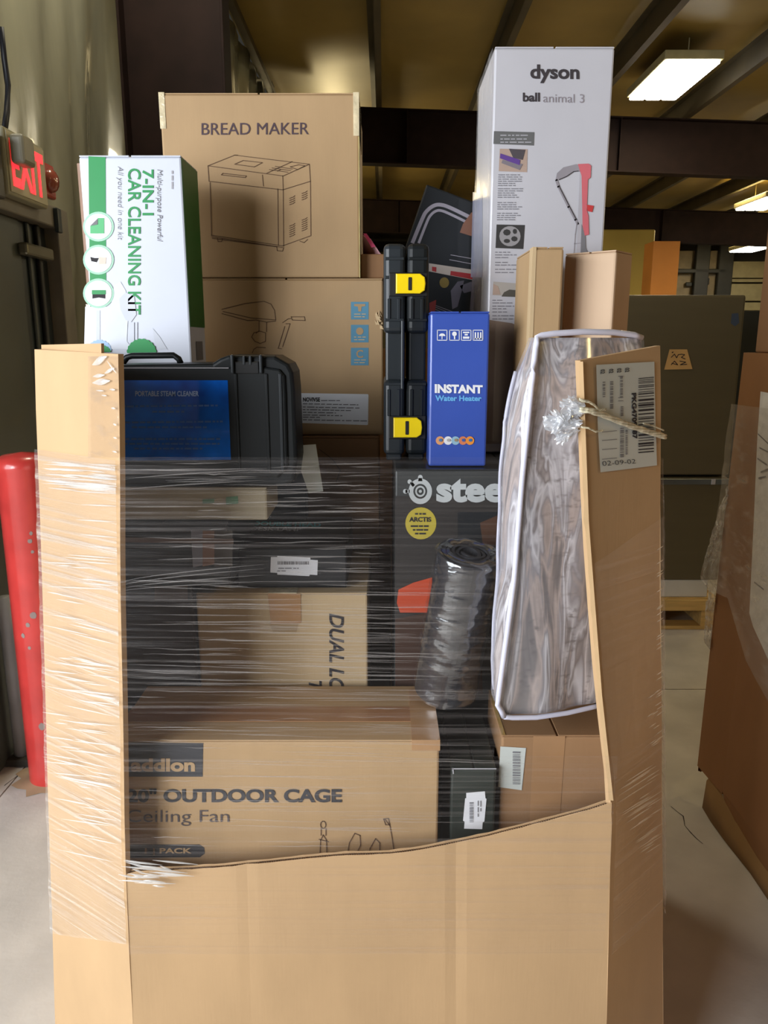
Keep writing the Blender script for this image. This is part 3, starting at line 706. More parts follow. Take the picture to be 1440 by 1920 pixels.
# --- striped black box tilted behind
bb = carton('striped_black_box', 'tilted black box with two curved silver stripes and a red-white band behind the tool case', (800, 345), (960, 405), (752, 590), 2.12, .06, mat('black_gloss_box', (22, 26, 30), rough=.4, coat=.2), level=False, flaps=False)
fr = bb.front
SIL = mat('silver_stripe', (158, 152, 162), rough=.4)
fr.ribbon([(773, 456), (792, 410), (800, 396), (813, 386), (826, 384), (845, 390), (890, 412)], 7, SIL)
fr.ribbon([(785, 456), (801, 415), (808, 403), (817, 396), (827, 395), (845, 402), (890, 424)], 5, SIL)
fr.poly([(800, 493), (888, 506), (886, 525), (800, 508)], mat('band_white', (180, 168, 158), rough=.5), 'band')
fr.poly([(810, 500), (818, 501), (818, 510), (810, 508)], mat('band_red', (160, 40, 44), rough=.5), 'red_print', 2); fr.poly([(845, 508), (888, 514), (886, 524), (844, 516)], mat('band_red', (0, 0, 0)), 'red_print', 2)
fr.poly(disc(833, 530, 9, 10, 16), mat('gold_print', (128, 108, 48), rough=.5), 'emblem', 2)
fr.polys([[(845, 545), (858, 528), (870, 526), (866, 545), (858, 575), (848, 580)], [(862, 536), (884, 528), (888, 545), (870, 550)]], mat('photo_grey', (96, 92, 104), rough=.5), 'picture', 2)
fr.polys([[(868, 420), (884, 398), (890, 402), (888, 444), (862, 436)]], mat('photo_brown', (130, 88, 70), rough=.5), 'picture', 2)
fr.poly([(805, 568), (818, 562), (816, 584), (805, 588)], mat('band_red2', (140, 44, 40), rough=.5), 'red_patch', 2)
fr.lines([[(845, 478), (885, 485)], [(843, 487), (885, 495)]], 1.2, SIL, 'thin_line'); fr.lines([[(812, 571), (850, 585)], [(814, 575), (846, 588)], [(816, 580), (840, 590)]], .8, SIL, 'thin_line')

# --- big headset box (the supporting one)
SB = carton('headset_carton', 'dark grey headset carton with large steel logo and yellow round sticker, under the blue carton', (741, 881), (1160, 881), (741, 1200), 1.525, .53, mat('dark_grey_carton', (62, 64, 64), rough=.45, var=.05, coat=.1), zbot=.013, ztop=1.370, flapm=mat('dark_grey_flap', (30, 36, 40), rough=.3, coat=.3))
fr = SB.front
LOGO = mat('logo_silver', (196, 200, 200), rough=.5)
fr.polys([[(741, 960), (742, 930), (1150, 930), (1150, 1200), (741, 1200)]], mat('lower_dark', (50, 46, 44), rough=.5), 'panel_print', .6)
fr.poly([(858, 960), (1150, 960), (1150, 1200), (858, 1200)], mat('photo_dark', (26, 30, 34), rough=.5), 'panel_print', 1)
fr.polys([[(900, 980), (935, 965), (1000, 975), (1000, 1030), (905, 1020)]], mat('photo_rust', (84, 56, 40), rough=.5), 'picture', 1.6)
fr.poly([(741, 1160), (900, 1130), (905, 1300), (741, 1300)], mat('photo_brown_dark', (70, 48, 38), rough=.5), 'picture', 1.6)
ring = []
for i in range(28):
    a0, a1 = 2 * math.pi * i / 28, 2 * math.pi * (i + 1) / 28
    ring.append([(788 + 22 * math.cos(a0), 921 + 24 * math.sin(a0)), (788 + 22 * math.cos(a1), 921 + 24 * math.sin(a1)), (788 + 13 * math.cos(a1), 921 + 14 * math.sin(a1)), (788 + 13 * math.cos(a0), 921 + 14 * math.sin(a0))])
    ring.append([(788 + 9.5 * math.cos(a0), 921 + 10.5 * math.sin(a0)), (788 + 9.5 * math.cos(a1), 921 + 10.5 * math.sin(a1)), (788 + 6.5 * math.cos(a1), 921 + 7 * math.sin(a1)), (788 + 6.5 * math.cos(a0), 921 + 7 * math.sin(a0))])
ring.append(disc(788, 921, 3, 3, 10)); ring.append(disc(788, 895, 4.5, 5, 10)); ring.append(disc(768, 903, 4, 4.5, 10)); ring.append(disc(760, 921, 4.5, 4.5, 10))
ring.append([(785, 896), (791, 896), (792, 902), (784, 902)]); ring.append([(768, 906), (772, 902), (778, 909), (774, 913)]); ring.append([(760, 918), (768, 918), (768, 924), (760, 924)])
fr.polys(ring, LOGO, 'logo', 2)
fr.text('steelseries', [(818, 892), (1138, 892), (1138, 942), (818, 942)], LOGO, .045)
fr.poly(disc(789, 981, 29, 30, 28), mat('sticker_yellow', (196, 176, 62), rough=.5), 'round_sticker', 2)
fr.text('ARCTIS', R(767, 969, 808, 978), INK, .03, k=4); fr.small([(778, 963, 800), (770, 986, 806), (774, 993, 802), (778, 1000, 798)], INK, k=4, h=3)
fr.poly([(747, 1105), (775, 1092), (810, 1082), (812, 1148), (750, 1148), (744, 1130)], mat('orange_print', (206, 78, 44), rough=.5), 'orange_shape', 3)

# --- tall white vacuum box
DB = carton('vacuum_carton', 'tall white vacuum cleaner carton printed dyson ball animal 3, tallest thing in the load', (928, 87), (1153, 90), (908, 830), 1.75, .28, mat('white_vacuum_board', (196, 194, 200), rough=.4, var=.02, coat=.15), zbot=1.372)
fr = DB.front
BK = mat('ink_charcoal', (60, 54, 58), rough=.6)
fr.text('dyson', [(994, 121), (1086, 122), (1086, 157), (994, 156)], BK, .03); fr.text('ball', [(980, 174), (1012, 174), (1012, 191), (980, 191)], BK, .03)
fr.text('animal 3', [(1018, 176), (1095, 177), (1095, 193), (1018, 192)], mat('ink_mid', (146, 138, 144), rough=.6), -.005)
fr.poly([(926, 246), (1002, 248), (1001, 273), (925, 270)], mat('banner_grey', (104, 104, 104), rough=.5), 'banner')
fr.small([(938, 254, 992), (938, 261, 990), (938, 267, 996)], LGREY, k=2.5, h=1.8)
fr.poly([(937, 279), (989, 280), (988, 323), (935, 321)], mat('photo_beige', (176, 152, 138), rough=.5), 'picture')
fr.poly([(954, 279), (985, 281), (980, 300), (962, 296)], mat('photo_dk', (80, 74, 78), rough=.5), 'picture', 2)
fr.poly([(938, 288), (975, 300), (974, 310), (937, 297)], mat('photo_purple', (96, 66, 140), rough=.5), 'picture', 3)
fr.poly([(942, 300), (980, 308), (974, 319), (940, 306)], mat('photo_grey2', (126, 118, 126), rough=.5), 'picture', 2.5)
rows = []
for y0_, y1_ in ((328, 350), (354, 374), (380, 396), (400, 414)):
    y_ = y0_
    while y_ < y1_: rows.append((934 - (y_ - 328) * .03, y_, random.uniform(966, 984) - (y_ - 328) * .05)); y_ += 4
for y_ in (473, 478, 483, 492, 497, 505, 511): rows.append((928, y_, random.uniform(952, 974)))
for y_ in (563, 568, 574, 579, 585, 592, 598): rows.append((923, y_, random.uniform(945, 970)))
fr.small(rows, mat('ink_fine', (128, 126, 132), rough=.6), h=1.6)
fr.poly([(931, 421), (984, 422), (981, 467), (929, 465)], mat('photo_black', (58, 56, 56), rough=.5), 'picture')
fr.poly(disc(956, 443, 20, 19, 18), mat('photo_silver', (150, 146, 148), rough=.5), 'picture', 2); fr.polys([disc(950, 436, 7, 6, 8), disc(964, 448, 6, 5, 8), disc(950, 452, 6, 4, 8), disc(965, 434, 4, 5, 8)], MC['photo_black'], 'picture', 3)
fr.poly([(925, 528), (978, 532), (976, 557), (923, 553)], mat('photo_pale', (176, 168, 160), rough=.5), 'picture')
fr.poly([(945, 548), (955, 543), (977, 545), (976, 557), (940, 556)], mat('photo_dark2', (84, 80, 72), rough=.5), 'picture', 2); fr.poly([(925, 532), (934, 537), (938, 552), (924, 553)], MC['photo_beige'], 'picture', 2)
VR = mat('vac_red', (204, 104, 112), rough=.5); VG = mat('vac_grey', (150, 144, 150), rough=.5); VG2 = mat('vac_grey_light', (176, 172, 178), rough=.5)
fr.poly([(1083, 308), (1103, 307), (1108, 311), (1107, 333), (1102, 337), (1100, 395), (1103, 405), (1104, 440), (1096, 442), (1092, 425), (1090, 330)], VR, 'picture', 3)
fr.poly([(1100, 384), (1113, 386), (1110, 398), (1101, 396)], mat('vac_red_dark', (196, 62, 62), rough=.5), 'picture', 3)
fr.poly([(1041, 340), (1044, 325), (1056, 314), (1080, 308), (1090, 310), (1088, 322), (1075, 322), (1062, 332), (1048, 338)], VG, 'picture', 2)
fr.lines([[(1043, 338), (1047, 350), (1066, 388), (1079, 412), (1083, 420)]], 5, VG, 'picture', 2)
fr.lines([[(1048, 337), (1062, 331), (1075, 322), (1084, 321)], [(1048, 350), (1080, 412)]], 1.3, BK, 'picture', 3)
fr.poly([(1087, 320), (1092, 320), (1094, 480), (1080, 480), (1083, 418)], VG2, 'picture', 2)
fr.lines([[(1081, 418), (1078, 440), (1075, 482)], [(1076, 457), (1088, 456)]], 1.2, VG, 'picture', 3); fr.poly([(1090, 420), (1097, 440), (1098, 465), (1104, 478), (1092, 482), (1088, 478)], GREYINK, 'picture', 3)
fr.poly([(906, 598), (960, 606), (985, 618), (1010, 640), (1010, 832), (905, 832)], mat('vac_box_brown', (142, 122, 108), rough=.35, var=.06, coat=.5), 'brown_patch', 1)
# wrinkled wrap over the left side and edge
v = []; f = []
for j in range(31):
    for i in range(9):
        s = i / 8; z = DB.h * .14 + (DB.h * .86 - .002) * j / 30
        v.append((-.003 - .005 * abs(noise.noise(Vector((s * 4, z * 9, 4)))), .272 * s + .002, z))
for j in range(30):
    for i in range(8): a_ = j * 9 + i; f.append((a_, a_ + 1, a_ + 10, a_ + 9))
pydata('shrink_film', v, f, film('carton_film', .12, .12, .35, zs=14, xs=22, rough=.2), DB.root, smooth=True)
DB.left.polys([[(887, 360), (905, 365), (905, 520), (883, 520)]], mat('side_print', (150, 154, 176), rough=.4), 'side_print', 1)
DB.left.polys([[(886, 520), (903, 520), (901, 585), (881, 585)]], mat('side_print2', (120, 108, 112), rough=.4), 'side_print', 1)

# --- two tall plain cartons
ta = carton('slim_tall_carton', 'slim tall plain cardboard carton in front of the vacuum carton, left one', (1000, 463), (1058, 462), (1000, 850), 1.52, .19, KRAFT, zbot=1.372)
box('corner_tape', (-.001, -.001, .0), (.006, .03, ta.h), KRAFT_L, ta.root)
tb = carton('turned_tall_carton', 'plain tall cardboard carton turned edge-on behind the camouflage bag, right one', (1059, 482), (1156, 468), (1059, 850), 1.60, .078, board('kraft_pale', (206, 176, 146)), yaw=-40, zbot=1.372, ztop=1.79)

# --- blue carton
IB = carton('blue_carton', 'slim blue carton printed INSTANT Water Heater standing on the headset carton', (807, 584), (919, 586), (800, 875), 1.55, .085, mat('blue_print', (58, 86, 176), rough=.4, var=.03, coat=.25), zbot=1.372)
fr = IB.front
for i, x in enumerate((820, 843, 865, 887)):
    q = R(x, 619, x + 18, 638)
    fr.lines([q + [q[0]]], 1.3, WHITEP, 'icon')
fr.polys([disc(829, 630, 6, 5, 8, 180, 360) + [(835, 630)], R(828, 630, 829.5, 636)], WHITEP, 'icon_symbol', 2)
fr.polys([disc(852, 626, 4.5, 4.5, 10), R(851, 630, 853.5, 636)], WHITEP, 'icon_symbol', 2)
fr.polys([R(868, 622, 880, 624.5), R(871, 626, 877, 629), R(868, 631, 880, 635)], WHITEP, 'icon_symbol', 2)
fr.polys([R(890, 623, 892.5, 636), R(895, 623, 897.5, 636), R(900, 623, 902.5, 636), R(889, 634, 903, 636)], WHITEP, 'icon_symbol', 2)
fr.text('INSTANT', [(815, 720), (905, 722), (905, 738), (815, 737)], WHITEP, .05)
fr.text('Water Heater', [(816, 741), (903, 742), (903, 752), (816, 752)], mat('sky_print', (104, 176, 232), rough=.5), .04)
for i, (x, cc) in enumerate(((825, (226, 160, 110)), (840, (232, 232, 236)), (854, (150, 190, 210)), (868, (220, 130, 90)), (881, (240, 150, 60)))):
    fr.poly(disc(x, 826, 8, 8, 16), mat('dot%d' % i, cc, rough=.5), 'round_picture', 1 + i * .4)
    fr.poly(disc(x + 1, 825, 3.5, 3, 10), mat('dotc%d' % i, tuple(int(t * .75) for t in cc[::-1]), rough=.5), 'round_picture', 4)

# --- black tool case with yellow latches
def tool_case():
    a = P(719, 456, 1.62); b = P(809, 456, 1.62); x0, x1 = a.x, b.x - .004; zb = 1.372; W = x1 - x0; Ht = a.z - zb; D = .25
    r = empty('tool_case', (x0, 1.62, zb), 'black moulded tool case on edge with two yellow latches, beside the tan cartons', 'case')
    Z = lambda row: P(765, row, 1.62).z - zb
    def sec(z0, z1, x0_, x1_, yin, m, bev=.012, nm='shell'):
        return box(nm, (x0_, yin, z0), (x1_, D, z1), m, r, bev, 3)
    mid = W * .5
    # two half shells with a waist
    for (xa, xb) in ((0.0, mid - .0015), (mid + .0015, W)):
        bm = bmesh.new()
        add_box(bm, (xa, 0.0, Z(625)), (xb, D, Ht), .011, 3); add_box(bm, (xa + .004, .016, Z(720)), (xb - (0 if xa == 0 else .004), D, Z(612)), .005, 2); add_box(bm, (xa, 0, 0.012), (xb, D, Z(712)), .011, 3)
        add_box(bm, (xa + .006, .01, 0), (xb - .006, D - .01, .02), .003, 1)
        for zz in (Z(485), Z(520), Z(600), Z(720)): add_box(bm, (xa + .003, -.0025, zz - .003), (xb - .003, .004, zz + .003), .001, 1)
        for k in (.25, .7): add_box(bm, (xa + (xb - xa) * k - .003, -.003, Z(600)), (xa + (xb - xa) * k + .003, .004, Z(560)), .001, 1); add_box(bm, (xa + (xb - xa) * k - .003, -.003, Z(780)), (xa + (xb - xa) * k + .003, .004, Z(730)), .001, 1)
        bmobj('half_shell', bm, PLASTIC_G if xa == 0 else PLASTIC, r, smooth=False)
    bm = bmesh.new(); add_box(bm, (mid - .010, -.004, Z(730)), (mid - .004, .02, Z(600)), .002, 2); bmobj('carry_handle', bm, PLASTIC_G, r)
    for (ra, rb, dx) in ((514, 551, .0), (782, 819, -.004)):
        za, zb2 = Z(rb), Z(ra)
        box('latch_recess', (W * .12, -.003, za - .005), (W * .97, .003, zb2 + .003), BLK, r, .002)
        bm = bmesh.new()
        poly = [(W * .27 + dx, za), (W * .80 + dx, za), (W * .90 + dx, za + .006), (W * .92 + dx, (za + zb2) / 2), (W * .90 + dx, zb2 - .007), (W * .80 + dx, zb2), (W * .27 + dx, zb2)]
        prism(bm, poly, -.014, -.001, .002, 2)
        l = bmobj('latch', bm, YEL, r); l['label'] = 'yellow latch'
        box('slot', (W * .54 + dx, -.0155, za + .006), (W * .62 + dx, -.013, zb2 - .007), BLK, l, .001, 1)
tool_case()

# --- left group: plain dark cartons
ll = carton('dark_lower_carton', 'dark brown-black carton low behind the wrap at left, beside the DUAL carton', (212, 1098), (360, 1098), (212, 1300), 1.51, .3, mat('dark_brown_carton', (58, 48, 48), rough=.6, var=.1), zbot=.013, ztop=1.148)
ll.front.poly([(290, 1098), (352, 1098), (352, 1125), (290, 1125)], mat('brownish_patch', (96, 76, 64), rough=.6), 'printed_patch')
dl = carton('black_flat_carton', 'black carton behind the wrap at left with a grey-brown picture at its right end', (190, 1000), (428, 1000), (190, 1090), 1.45, .33, BLACKBX, zbot=1.149, ztop=1.28)
dl.front.poly([(358, 995), (380, 995), (380, 1060), (362, 1064)], mat('ph_grey', (130, 130, 144), rough=.5), 'picture')
dl.front.poly([(380, 995), (402, 995), (402, 1058), (380, 1062)], mat('ph_skin', (138, 104, 88), rough=.5), 'picture')
dl.front.poly([(402, 995), (436, 995), (436, 1062), (402, 1062)], mat('ph_olive', (78, 72, 68), rough=.5), 'picture')
dl.front.poly([(200, 1007), (438, 1010), (438, 1020), (200, 1016)], mat('ph_strip', (112, 92, 84), rough=.5), 'picture', 2)
bg_ = carton('beige_flat_carton', 'flat beige carton with small green print lying under the black instrument case', (200, 912), (500, 912), (200, 952), 1.455, .15, mat('beige_board', (156, 144, 120), rough=.6), zbot=1.281, ztop=1.345)
bg_.front.polys([[(424, 932), (446, 930), (447, 944), (424, 946)], [(380, 936), (402, 935), (402, 943), (380, 944)]], mat('dull_green', (90, 132, 100), rough=.6), 'green_print', 2)

# --- dual carton
du = carton('dual_carton', 'pale tan carton printed DUAL LO T sideways, with brown tape on its top edge', (366, 1100), (689, 1112), (366, 1300), 1.52, .33, KRAFT_L, zbot=.013, ztop=1.111)
fr = du.front
fr.text('DUAL LOCK', RD(617, 1150, 645, 1347), INK, .02, .25); fr.text('T', RD(579, 1276, 603, 1298), INK, .02, .25)
fr.poly([(502, 1112), (564, 1113), (565, 1168), (508, 1170)], TAPE, 'tape', 2); fr.poly([(505, 1168), (560, 1167), (556, 1185), (512, 1184)], mat('tape_mark', (176, 148, 110), rough=.5), 'tape_residue', 1.5)
box('tape', (.15, -.001, du.h - .001), (.21, .06, du.h + .001), TAPEC, du.root)

# --- lamp carton
lp = carton('lamp_carton', 'black flat carton printed DOUBLE HEAD DESK LAMP with white barcode label', (441, 1022), (650, 1024), (441, 1094), 1.55, .30, BLACKBX, zbot=1.112, ztop=1.198, flaps=False)
tp = lp.top
tp.text('DOUBLE HEAD', [(476, 978), (602, 981), (602, 989), (474, 986)], mat('cyan_print', (40, 190, 215), rough=.5), .04)
tp.text('DESK LAMP', [(472, 988), (566, 990), (565, 997), (469, 995)], mat('grey_print', (190, 194, 206), rough=.5), .02)
lf = lp.front
lf.poly([(508, 1044), (520, 1044), (520, 1042), (582, 1045), (582, 1049), (596, 1050), (595, 1078), (581, 1077), (580, 1080), (520, 1077), (520, 1074), (507, 1073)], LABEL, 'barcode_label', 2)
qs = []; x = 521
while x < 580: wd = random.choice([1, 1.5, 2]); qs.append(R(x, 1052, x + wd, 1058)); x += wd + random.choice([1, 1.6])
lf.polys(qs, GREYINK, 'barcode', 4); lf.small([(522, 1065, 560), (520, 1070, 536)], GREYINK, k=4, h=1.5)

# --- slate carton and the paper stuck on it
st = carton('slate_carton', 'dark slate carton tucked behind the instrument case with a white paper on it', (500, 842), (572, 842), (500, 950), 1.81, .045, mat('slate_print', (66, 78, 92), rough=.5), zbot=1.1985)
pa = Face(None, (0, 1.615, 0), (0, -1, 0), .0)
pc = P(585, 925, 1.61)
pp = empty('paper_slip', P(590, 925, 1.612), 'white paper slip leaning between the instrument case and the brown carton', 'paper')
q = [P(548, 836, 1.612), P(592, 833, 1.612), P(606, 921, 1.612), P(579, 925, 1.612)]
pydata('sheet', [p - pp.location + Vector((0, dy, 0)) for dy in (0, .0008) for p in q], [(3, 2, 1, 0), (4, 5, 6, 7), (0, 1, 5, 4), (1, 2, 6, 5), (2, 3, 7, 6), (3, 0, 4, 7)], LABEL2, pp)

# --- black instrument case with blue label
def instrument_case():
    Y0 = 1.462; zb = 1.346; x0 = P(205, 800, Y0).x; D = .125
    r = empty('instrument_case', (x0, Y0, zb), 'black hard plastic case with a blue instruction label, lying on the beige carton', 'case')
    L_ = lambda px, py: (P(px, py, Y0).x - x0, P(px, py, Y0).z - zb)
    bm = bmesh.new()
    out = [L_(205, 684), L_(398, 681), L_(412, 672), L_(428, 666), L_(515, 667), L_(541, 682), L_(549, 698), L_(552, 730)]
    xr = out[-1][0]; out += [(xr + .002, .05), (xr - .004, .012), (xr - .02, .0), (0.0, 0.0)]
    prism(bm, out[::-1], 0.0, D, .007, 3); bmobj('shell', bm, PLASTIC, r)
    bm = bmesh.new()
    pan = [L_(205, 690), L_(500, 688), L_(525, 692), L_(535, 704), L_(537, 740)]; xp = pan[-1][0]; pan += [(xp, .04), (xp - .02, .018), (0.0, .018)]
    prism(bm, pan[::-1], -.006, .002, .004, 2); lid = bmobj('lid', bm, PLASTIC, r)
    for px in (437, 490): a_, b_ = L_(px - 3, 667), L_(px + 4, 700); box('latch_rib', (a_[0], -.012, b_[1]), (b_[0], .02, a_[1] + .002), PLASTIC_G, r, .002)
    for px in (458, 470): a_, b_ = L_(px - 2, 668), L_(px + 3, 684); box('latch_tooth', (a_[0], -.008, b_[1]), (b_[0], .01, a_[1] + .001), PLASTIC_G, r, .001)
    a_, b_ = L_(441, 672), L_(487, 695); box('latch', (a_[0], -.007, b_[1] - .006), (b_[0], .004, a_[1] - .006), BLK, r, .002)
    for px in (443, 500, 526): a_ = L_(px, 700); box('rib', (a_[0] - .003, -.0085, .03), (a_[0] + .003, -.004, a_[1]), PLASTIC if px != 526 else PLASTIC_G, lid, .0015)
    a_ = L_(205, 689); b_ = L_(430, 689); box('seam_line', (a_[0], -.0068, a_[1] - .0015), (b_[0], -.0058, a_[1]), LGREY, lid)
    # folding handle
    h = [L_(212, 684), L_(222, 671), L_(232, 668), L_(312, 667), L_(322, 674), L_(326, 683)]
    tubeobj('handle', [(x, D * .4, z) for x, z in h], .006, PLASTIC, r, 8)
    fc = Face(r, (0, -.006, 0), (0, -1, 0), .0006)
    BL = mat('blue_label', (10, 100, 225), rough=.12, var=.3, scale=9, coat=1.0)
    fc.poly([(215, 713), (427, 713), (433, 862), (215, 864)], BL, 'instruction_label')
    BT = mat('label_text_blue', (146, 172, 214), rough=.4)
    fc.text('PORTABLE STEAM CLEANER', R(254, 733, 373, 743), BT, .03)
    fc.small([(228, 762, 410, -.01), (286, 772, 346), (236, 792, 418, -.01), (248, 801, 388), (236, 823, 416), (232, 832, 412), (252, 841, 382)], mat('label_text_dim', (70, 110, 178), rough=.4), h=3.4)
instrument_case()

# --- car cleaning kit carton
kt = carton('cleaning_kit_carton', 'white and green carton printed 7-IN-1 CAR CLEANING KIT standing on end at upper left', (147, 293), (340, 303), (150, 665), 1.655, .135, WHITEC, zbot=1.281, ztop=P(146, 291, 1.655).z)
fr = kt.front
fr.poly([(166, 293), (198, 295), (200, 655), (170, 655)], GREEN, 'green_band')
WHITE2 = mat('white_disc', (240, 242, 246), rough=.5); RIM = mat('disc_rim', (160, 204, 180), rough=.5)
for cy in (425, 487, 550):
    fr.poly(disc(185, cy, 29, 28, 28), RIM, 'disc_rim', 2); fr.poly(disc(185, cy, 25, 24, 28), WHITE2, 'white_disc', 3)
fr.poly([(184, 409), (196, 409), (196, 438), (170, 438), (170, 424), (184, 420)], mat('green_light', (80, 176, 112), rough=.5), 'cloth_picture', 4); fr.poly([(170, 424), (184, 410), (184, 421)], GREYINK, 'cloth_picture', 5)
fr.polys([[(170, 482), (178, 484), (186, 484), (182, 492), (172, 490)]], INK, 'tool_picture', 4); fr.poly([(186, 482), (200, 483), (199, 495), (186, 496)], mat('peach', (224, 200, 184), rough=.5), 'tool_picture', 4)
fr.poly(R(173, 544, 199, 552), GREEN, 'sponge_picture', 4); fr.poly([(174, 552), (198, 552), (198, 560), (186, 558), (174, 560)], INK, 'sponge_picture', 4)
fr.text('CAR CLEANING KIT', RD(240, 316, 264, 590), GREEN, .015); fr.text('7-IN-1', RD(267, 318, 288, 404), GREEN, .02)
fr.text('Multi-purpose Powerful', RD(292, 318, 305, 453), GREYINK, -.0, .2); fr.text('All you need in one kit', RD(218, 312, 231, 450), GREYINK, -.01, .2); fr.small([(320, 323, 358)], LGREY, h=3, vertical=True)
TOOL = mat('tool_grey', (198, 202, 212), rough=.5); TOOL2 = mat('tool_pale', (212, 216, 226), rough=.5)
fr.poly([(160, 575), (208, 575), (214, 535), (226, 528), (236, 545), (240, 600), (238, 640), (250, 655), (158, 655)], TOOL2, 'brush_picture', 1.5)
fr.poly([(224, 560), (236, 548), (252, 556), (256, 590), (246, 604), (236, 600), (226, 580)], TOOL, 'brush_picture', 2); fr.polys([R(181, 582, 188, 640), R(242, 604, 252, 640), R(254, 604, 258, 640)], TOOL, 'brush_picture', 2.5)
fr.poly([(286, 615), (300, 632), (314, 655), (296, 655), (290, 640)], TOOL, 'brush_picture', 1.5)
def bristle(cx, cy, rx, ry): return [(cx + rx * math.cos(math.radians(a_)) * (1 + .05 * (i % 2)), cy + ry * math.sin(math.radians(a_)) * (1 + .07 * (i % 2))) for i, a_ in enumerate(range(180, 361, 9))]
fr.poly(bristle(187, 658, 22, 20), mat('bristle_blue', (160, 190, 224), rough=.6), 'brush_picture', 3); fr.poly(bristle(188, 660, 20, 13), GREEN, 'brush_picture', 4); fr.poly(bristle(266, 662, 27, 26), GREEN, 'brush_picture', 4)
# green right side with white foot
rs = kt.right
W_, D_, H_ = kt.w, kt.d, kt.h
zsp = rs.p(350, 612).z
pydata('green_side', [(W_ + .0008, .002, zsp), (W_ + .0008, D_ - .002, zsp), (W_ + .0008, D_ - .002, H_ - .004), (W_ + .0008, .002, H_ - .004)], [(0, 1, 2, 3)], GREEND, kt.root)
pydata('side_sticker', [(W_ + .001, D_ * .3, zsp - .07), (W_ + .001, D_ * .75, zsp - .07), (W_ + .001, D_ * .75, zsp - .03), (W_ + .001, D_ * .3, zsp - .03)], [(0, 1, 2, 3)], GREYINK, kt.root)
# brown carton edge behind the kit at left
bk = carton('narrow_brown_carton', 'narrow brown carton edge with white tape showing left of the cleaning kit carton', (139, 300), (152, 300), (139, 655), 1.60, .02, mat('brown_edge', (150, 118, 98), rough=.6), zbot=1.29, flaps=False) if False else None
box('side_flap', (-.009, .012, .33), (-.0012, .026, H_ - .012), mat('brown_edge', (150, 118, 98), rough=.6), kt.root, .001, 1)
for zz in (.36, .22): box('tape', (-.013, .010, zz), (.0, .0115, zz + .055), TAPEC, kt.root)

# --- dark roll of matting in clear plastic
def roll():
    Rr = .0625
    bot = P(832, 1330, 1.45); top = P(881, 1036, 1.395)
    bot.z = .928; ax = (top - bot).normalized(); Ln = (top - bot).length
    r = empty('rolled_mat', bot, 'rolled dark grey mat in clear plastic leaning beside the headset carton', 'mat')
    ux = ax.cross(Vector((0, 1, 0))).normalized(); uy = ax.cross(ux)
    MATM = mat('grey_mat', (44, 44, 49), rough=.55, var=.12, scale=30)
    v = []; f = []; N = 230; turns = 5.6; th = .0052
    for i in range(N):
        t = i / (N - 1); a_ = t * turns * 2 * math.pi; rr = .012 + (Rr - .014) * t
        for k, r2 in enumerate((rr, rr + th)):
            d = ux * math.cos(a_) + uy * math.sin(a_)
            v.append(d * r2); v.append(d * r2 + ax * (Ln + .002 * math.sin(a_ * 1.7)))
        if i:
            o = 4 * i; p = o - 4
            f += [(p, o, o + 1, p + 1), (p + 2, p + 3, o + 3, o + 2), (p + 1, o + 1, o + 3, p + 3), (p, p + 2, o + 2, o)]
    pydata('mat', v, f, MATM, r, smooth=False)
    # plastic sleeve, with wrinkles, gathered over the end
    v = []; f = []; n = 72; m_ = 70
    for j in range(m_ + 1):
        t = j / m_
        for i in range(n):
            a_ = 2 * math.pi * i / n; d = ux * math.cos(a_) + uy * math.sin(a_)
            wr = .0022 * noise.noise(Vector((math.cos(a_) * 1.6, math.sin(a_) * 1.6, t * 26))) + .0012 * noise.noise(Vector((math.cos(a_) * 3, math.sin(a_) * 3, t * 60)))
            if t < .94: v.append(d * (Rr + .0035 + wr) + ax * (Ln * t / .94))
            else:
                s = (t - .94) / .06; v.append(d * (Rr + .003 - .03 * s + wr) + ax * (Ln + .006 * math.sin(s * 3.1) + .005 * noise.noise(Vector((math.cos(a_) * 2, math.sin(a_) * 2, s * 3)))))
    for j in range(m_):
        for i in range(n): f.append((j * n + i, j * n + (i + 1) % n, (j + 1) * n + (i + 1) % n, (j + 1) * n + i))
    pydata('plastic_sleeve', v, f, film('sleeve_film', .0, .22, .12, zs=30, xs=5, rough=.12, tint=(.62, .63, .68, 1), bump=.6), r, smooth=True)
roll()

# --- right front cartons
gb = carton('dark_green_carton', 'narrow dark green-black carton with a white label, beside the ceiling fan carton', (846, 1440), (931, 1440), (846, 1600), 1.28, .21, mat('dark_green_box', (48, 54, 50), rough=.42, var=.08, coat=.2), zbot=.013)
gb.front.poly([(874, 1486), (909, 1483), (910, 1496), (912, 1497), (908, 1540), (905, 1541), (904, 1554), (870, 1553), (871, 1540), (868, 1538), (872, 1496), (874, 1496)], LABEL, 'barcode_label', 2)
qs = []; y = 1503
while y < 1540: wd = random.choice([1, 1.5, 2]); qs.append(R(880, y, 887, y + wd)); y += wd + random.choice([1, 1.6])
gb.front.polys(qs, GREYINK, 'barcode', 4); gb.front.small([(1500, 896, 1530), (1500, 901, 1520)], GREYINK, k=4, h=1.5, vertical=True)
gb.front.lines([[(848, 1441), (930, 1441)], [(849, 1440), (850, 1450)]], 2, LGREY, 'worn_edge')
rb = carton('right_brown_carton', 'brown carton with a grey barcode label under the camouflage bag, behind the right cut edge', (941, 1379), (1150, 1376), (941, 1560), 1.30, .19, KRAFT_D if False else board('kraft_mid', (158, 122, 88)), zbot=.013)
rb.front.poly([(938, 1399), (986, 1402), (978, 1481), (934, 1475)], LABEL2, 'barcode_label', 2)
qs = []; y = 1408
while y < 1470: wd = random.choice([1, 1.6, 2.4]); qs.append([(961, y), (975, y + .5), (974.5, y + wd + .5), (960.5, y + wd)]); y += wd + random.choice([1.2, 2])
rb.front.polys(qs, GREYINK, 'barcode', 4)
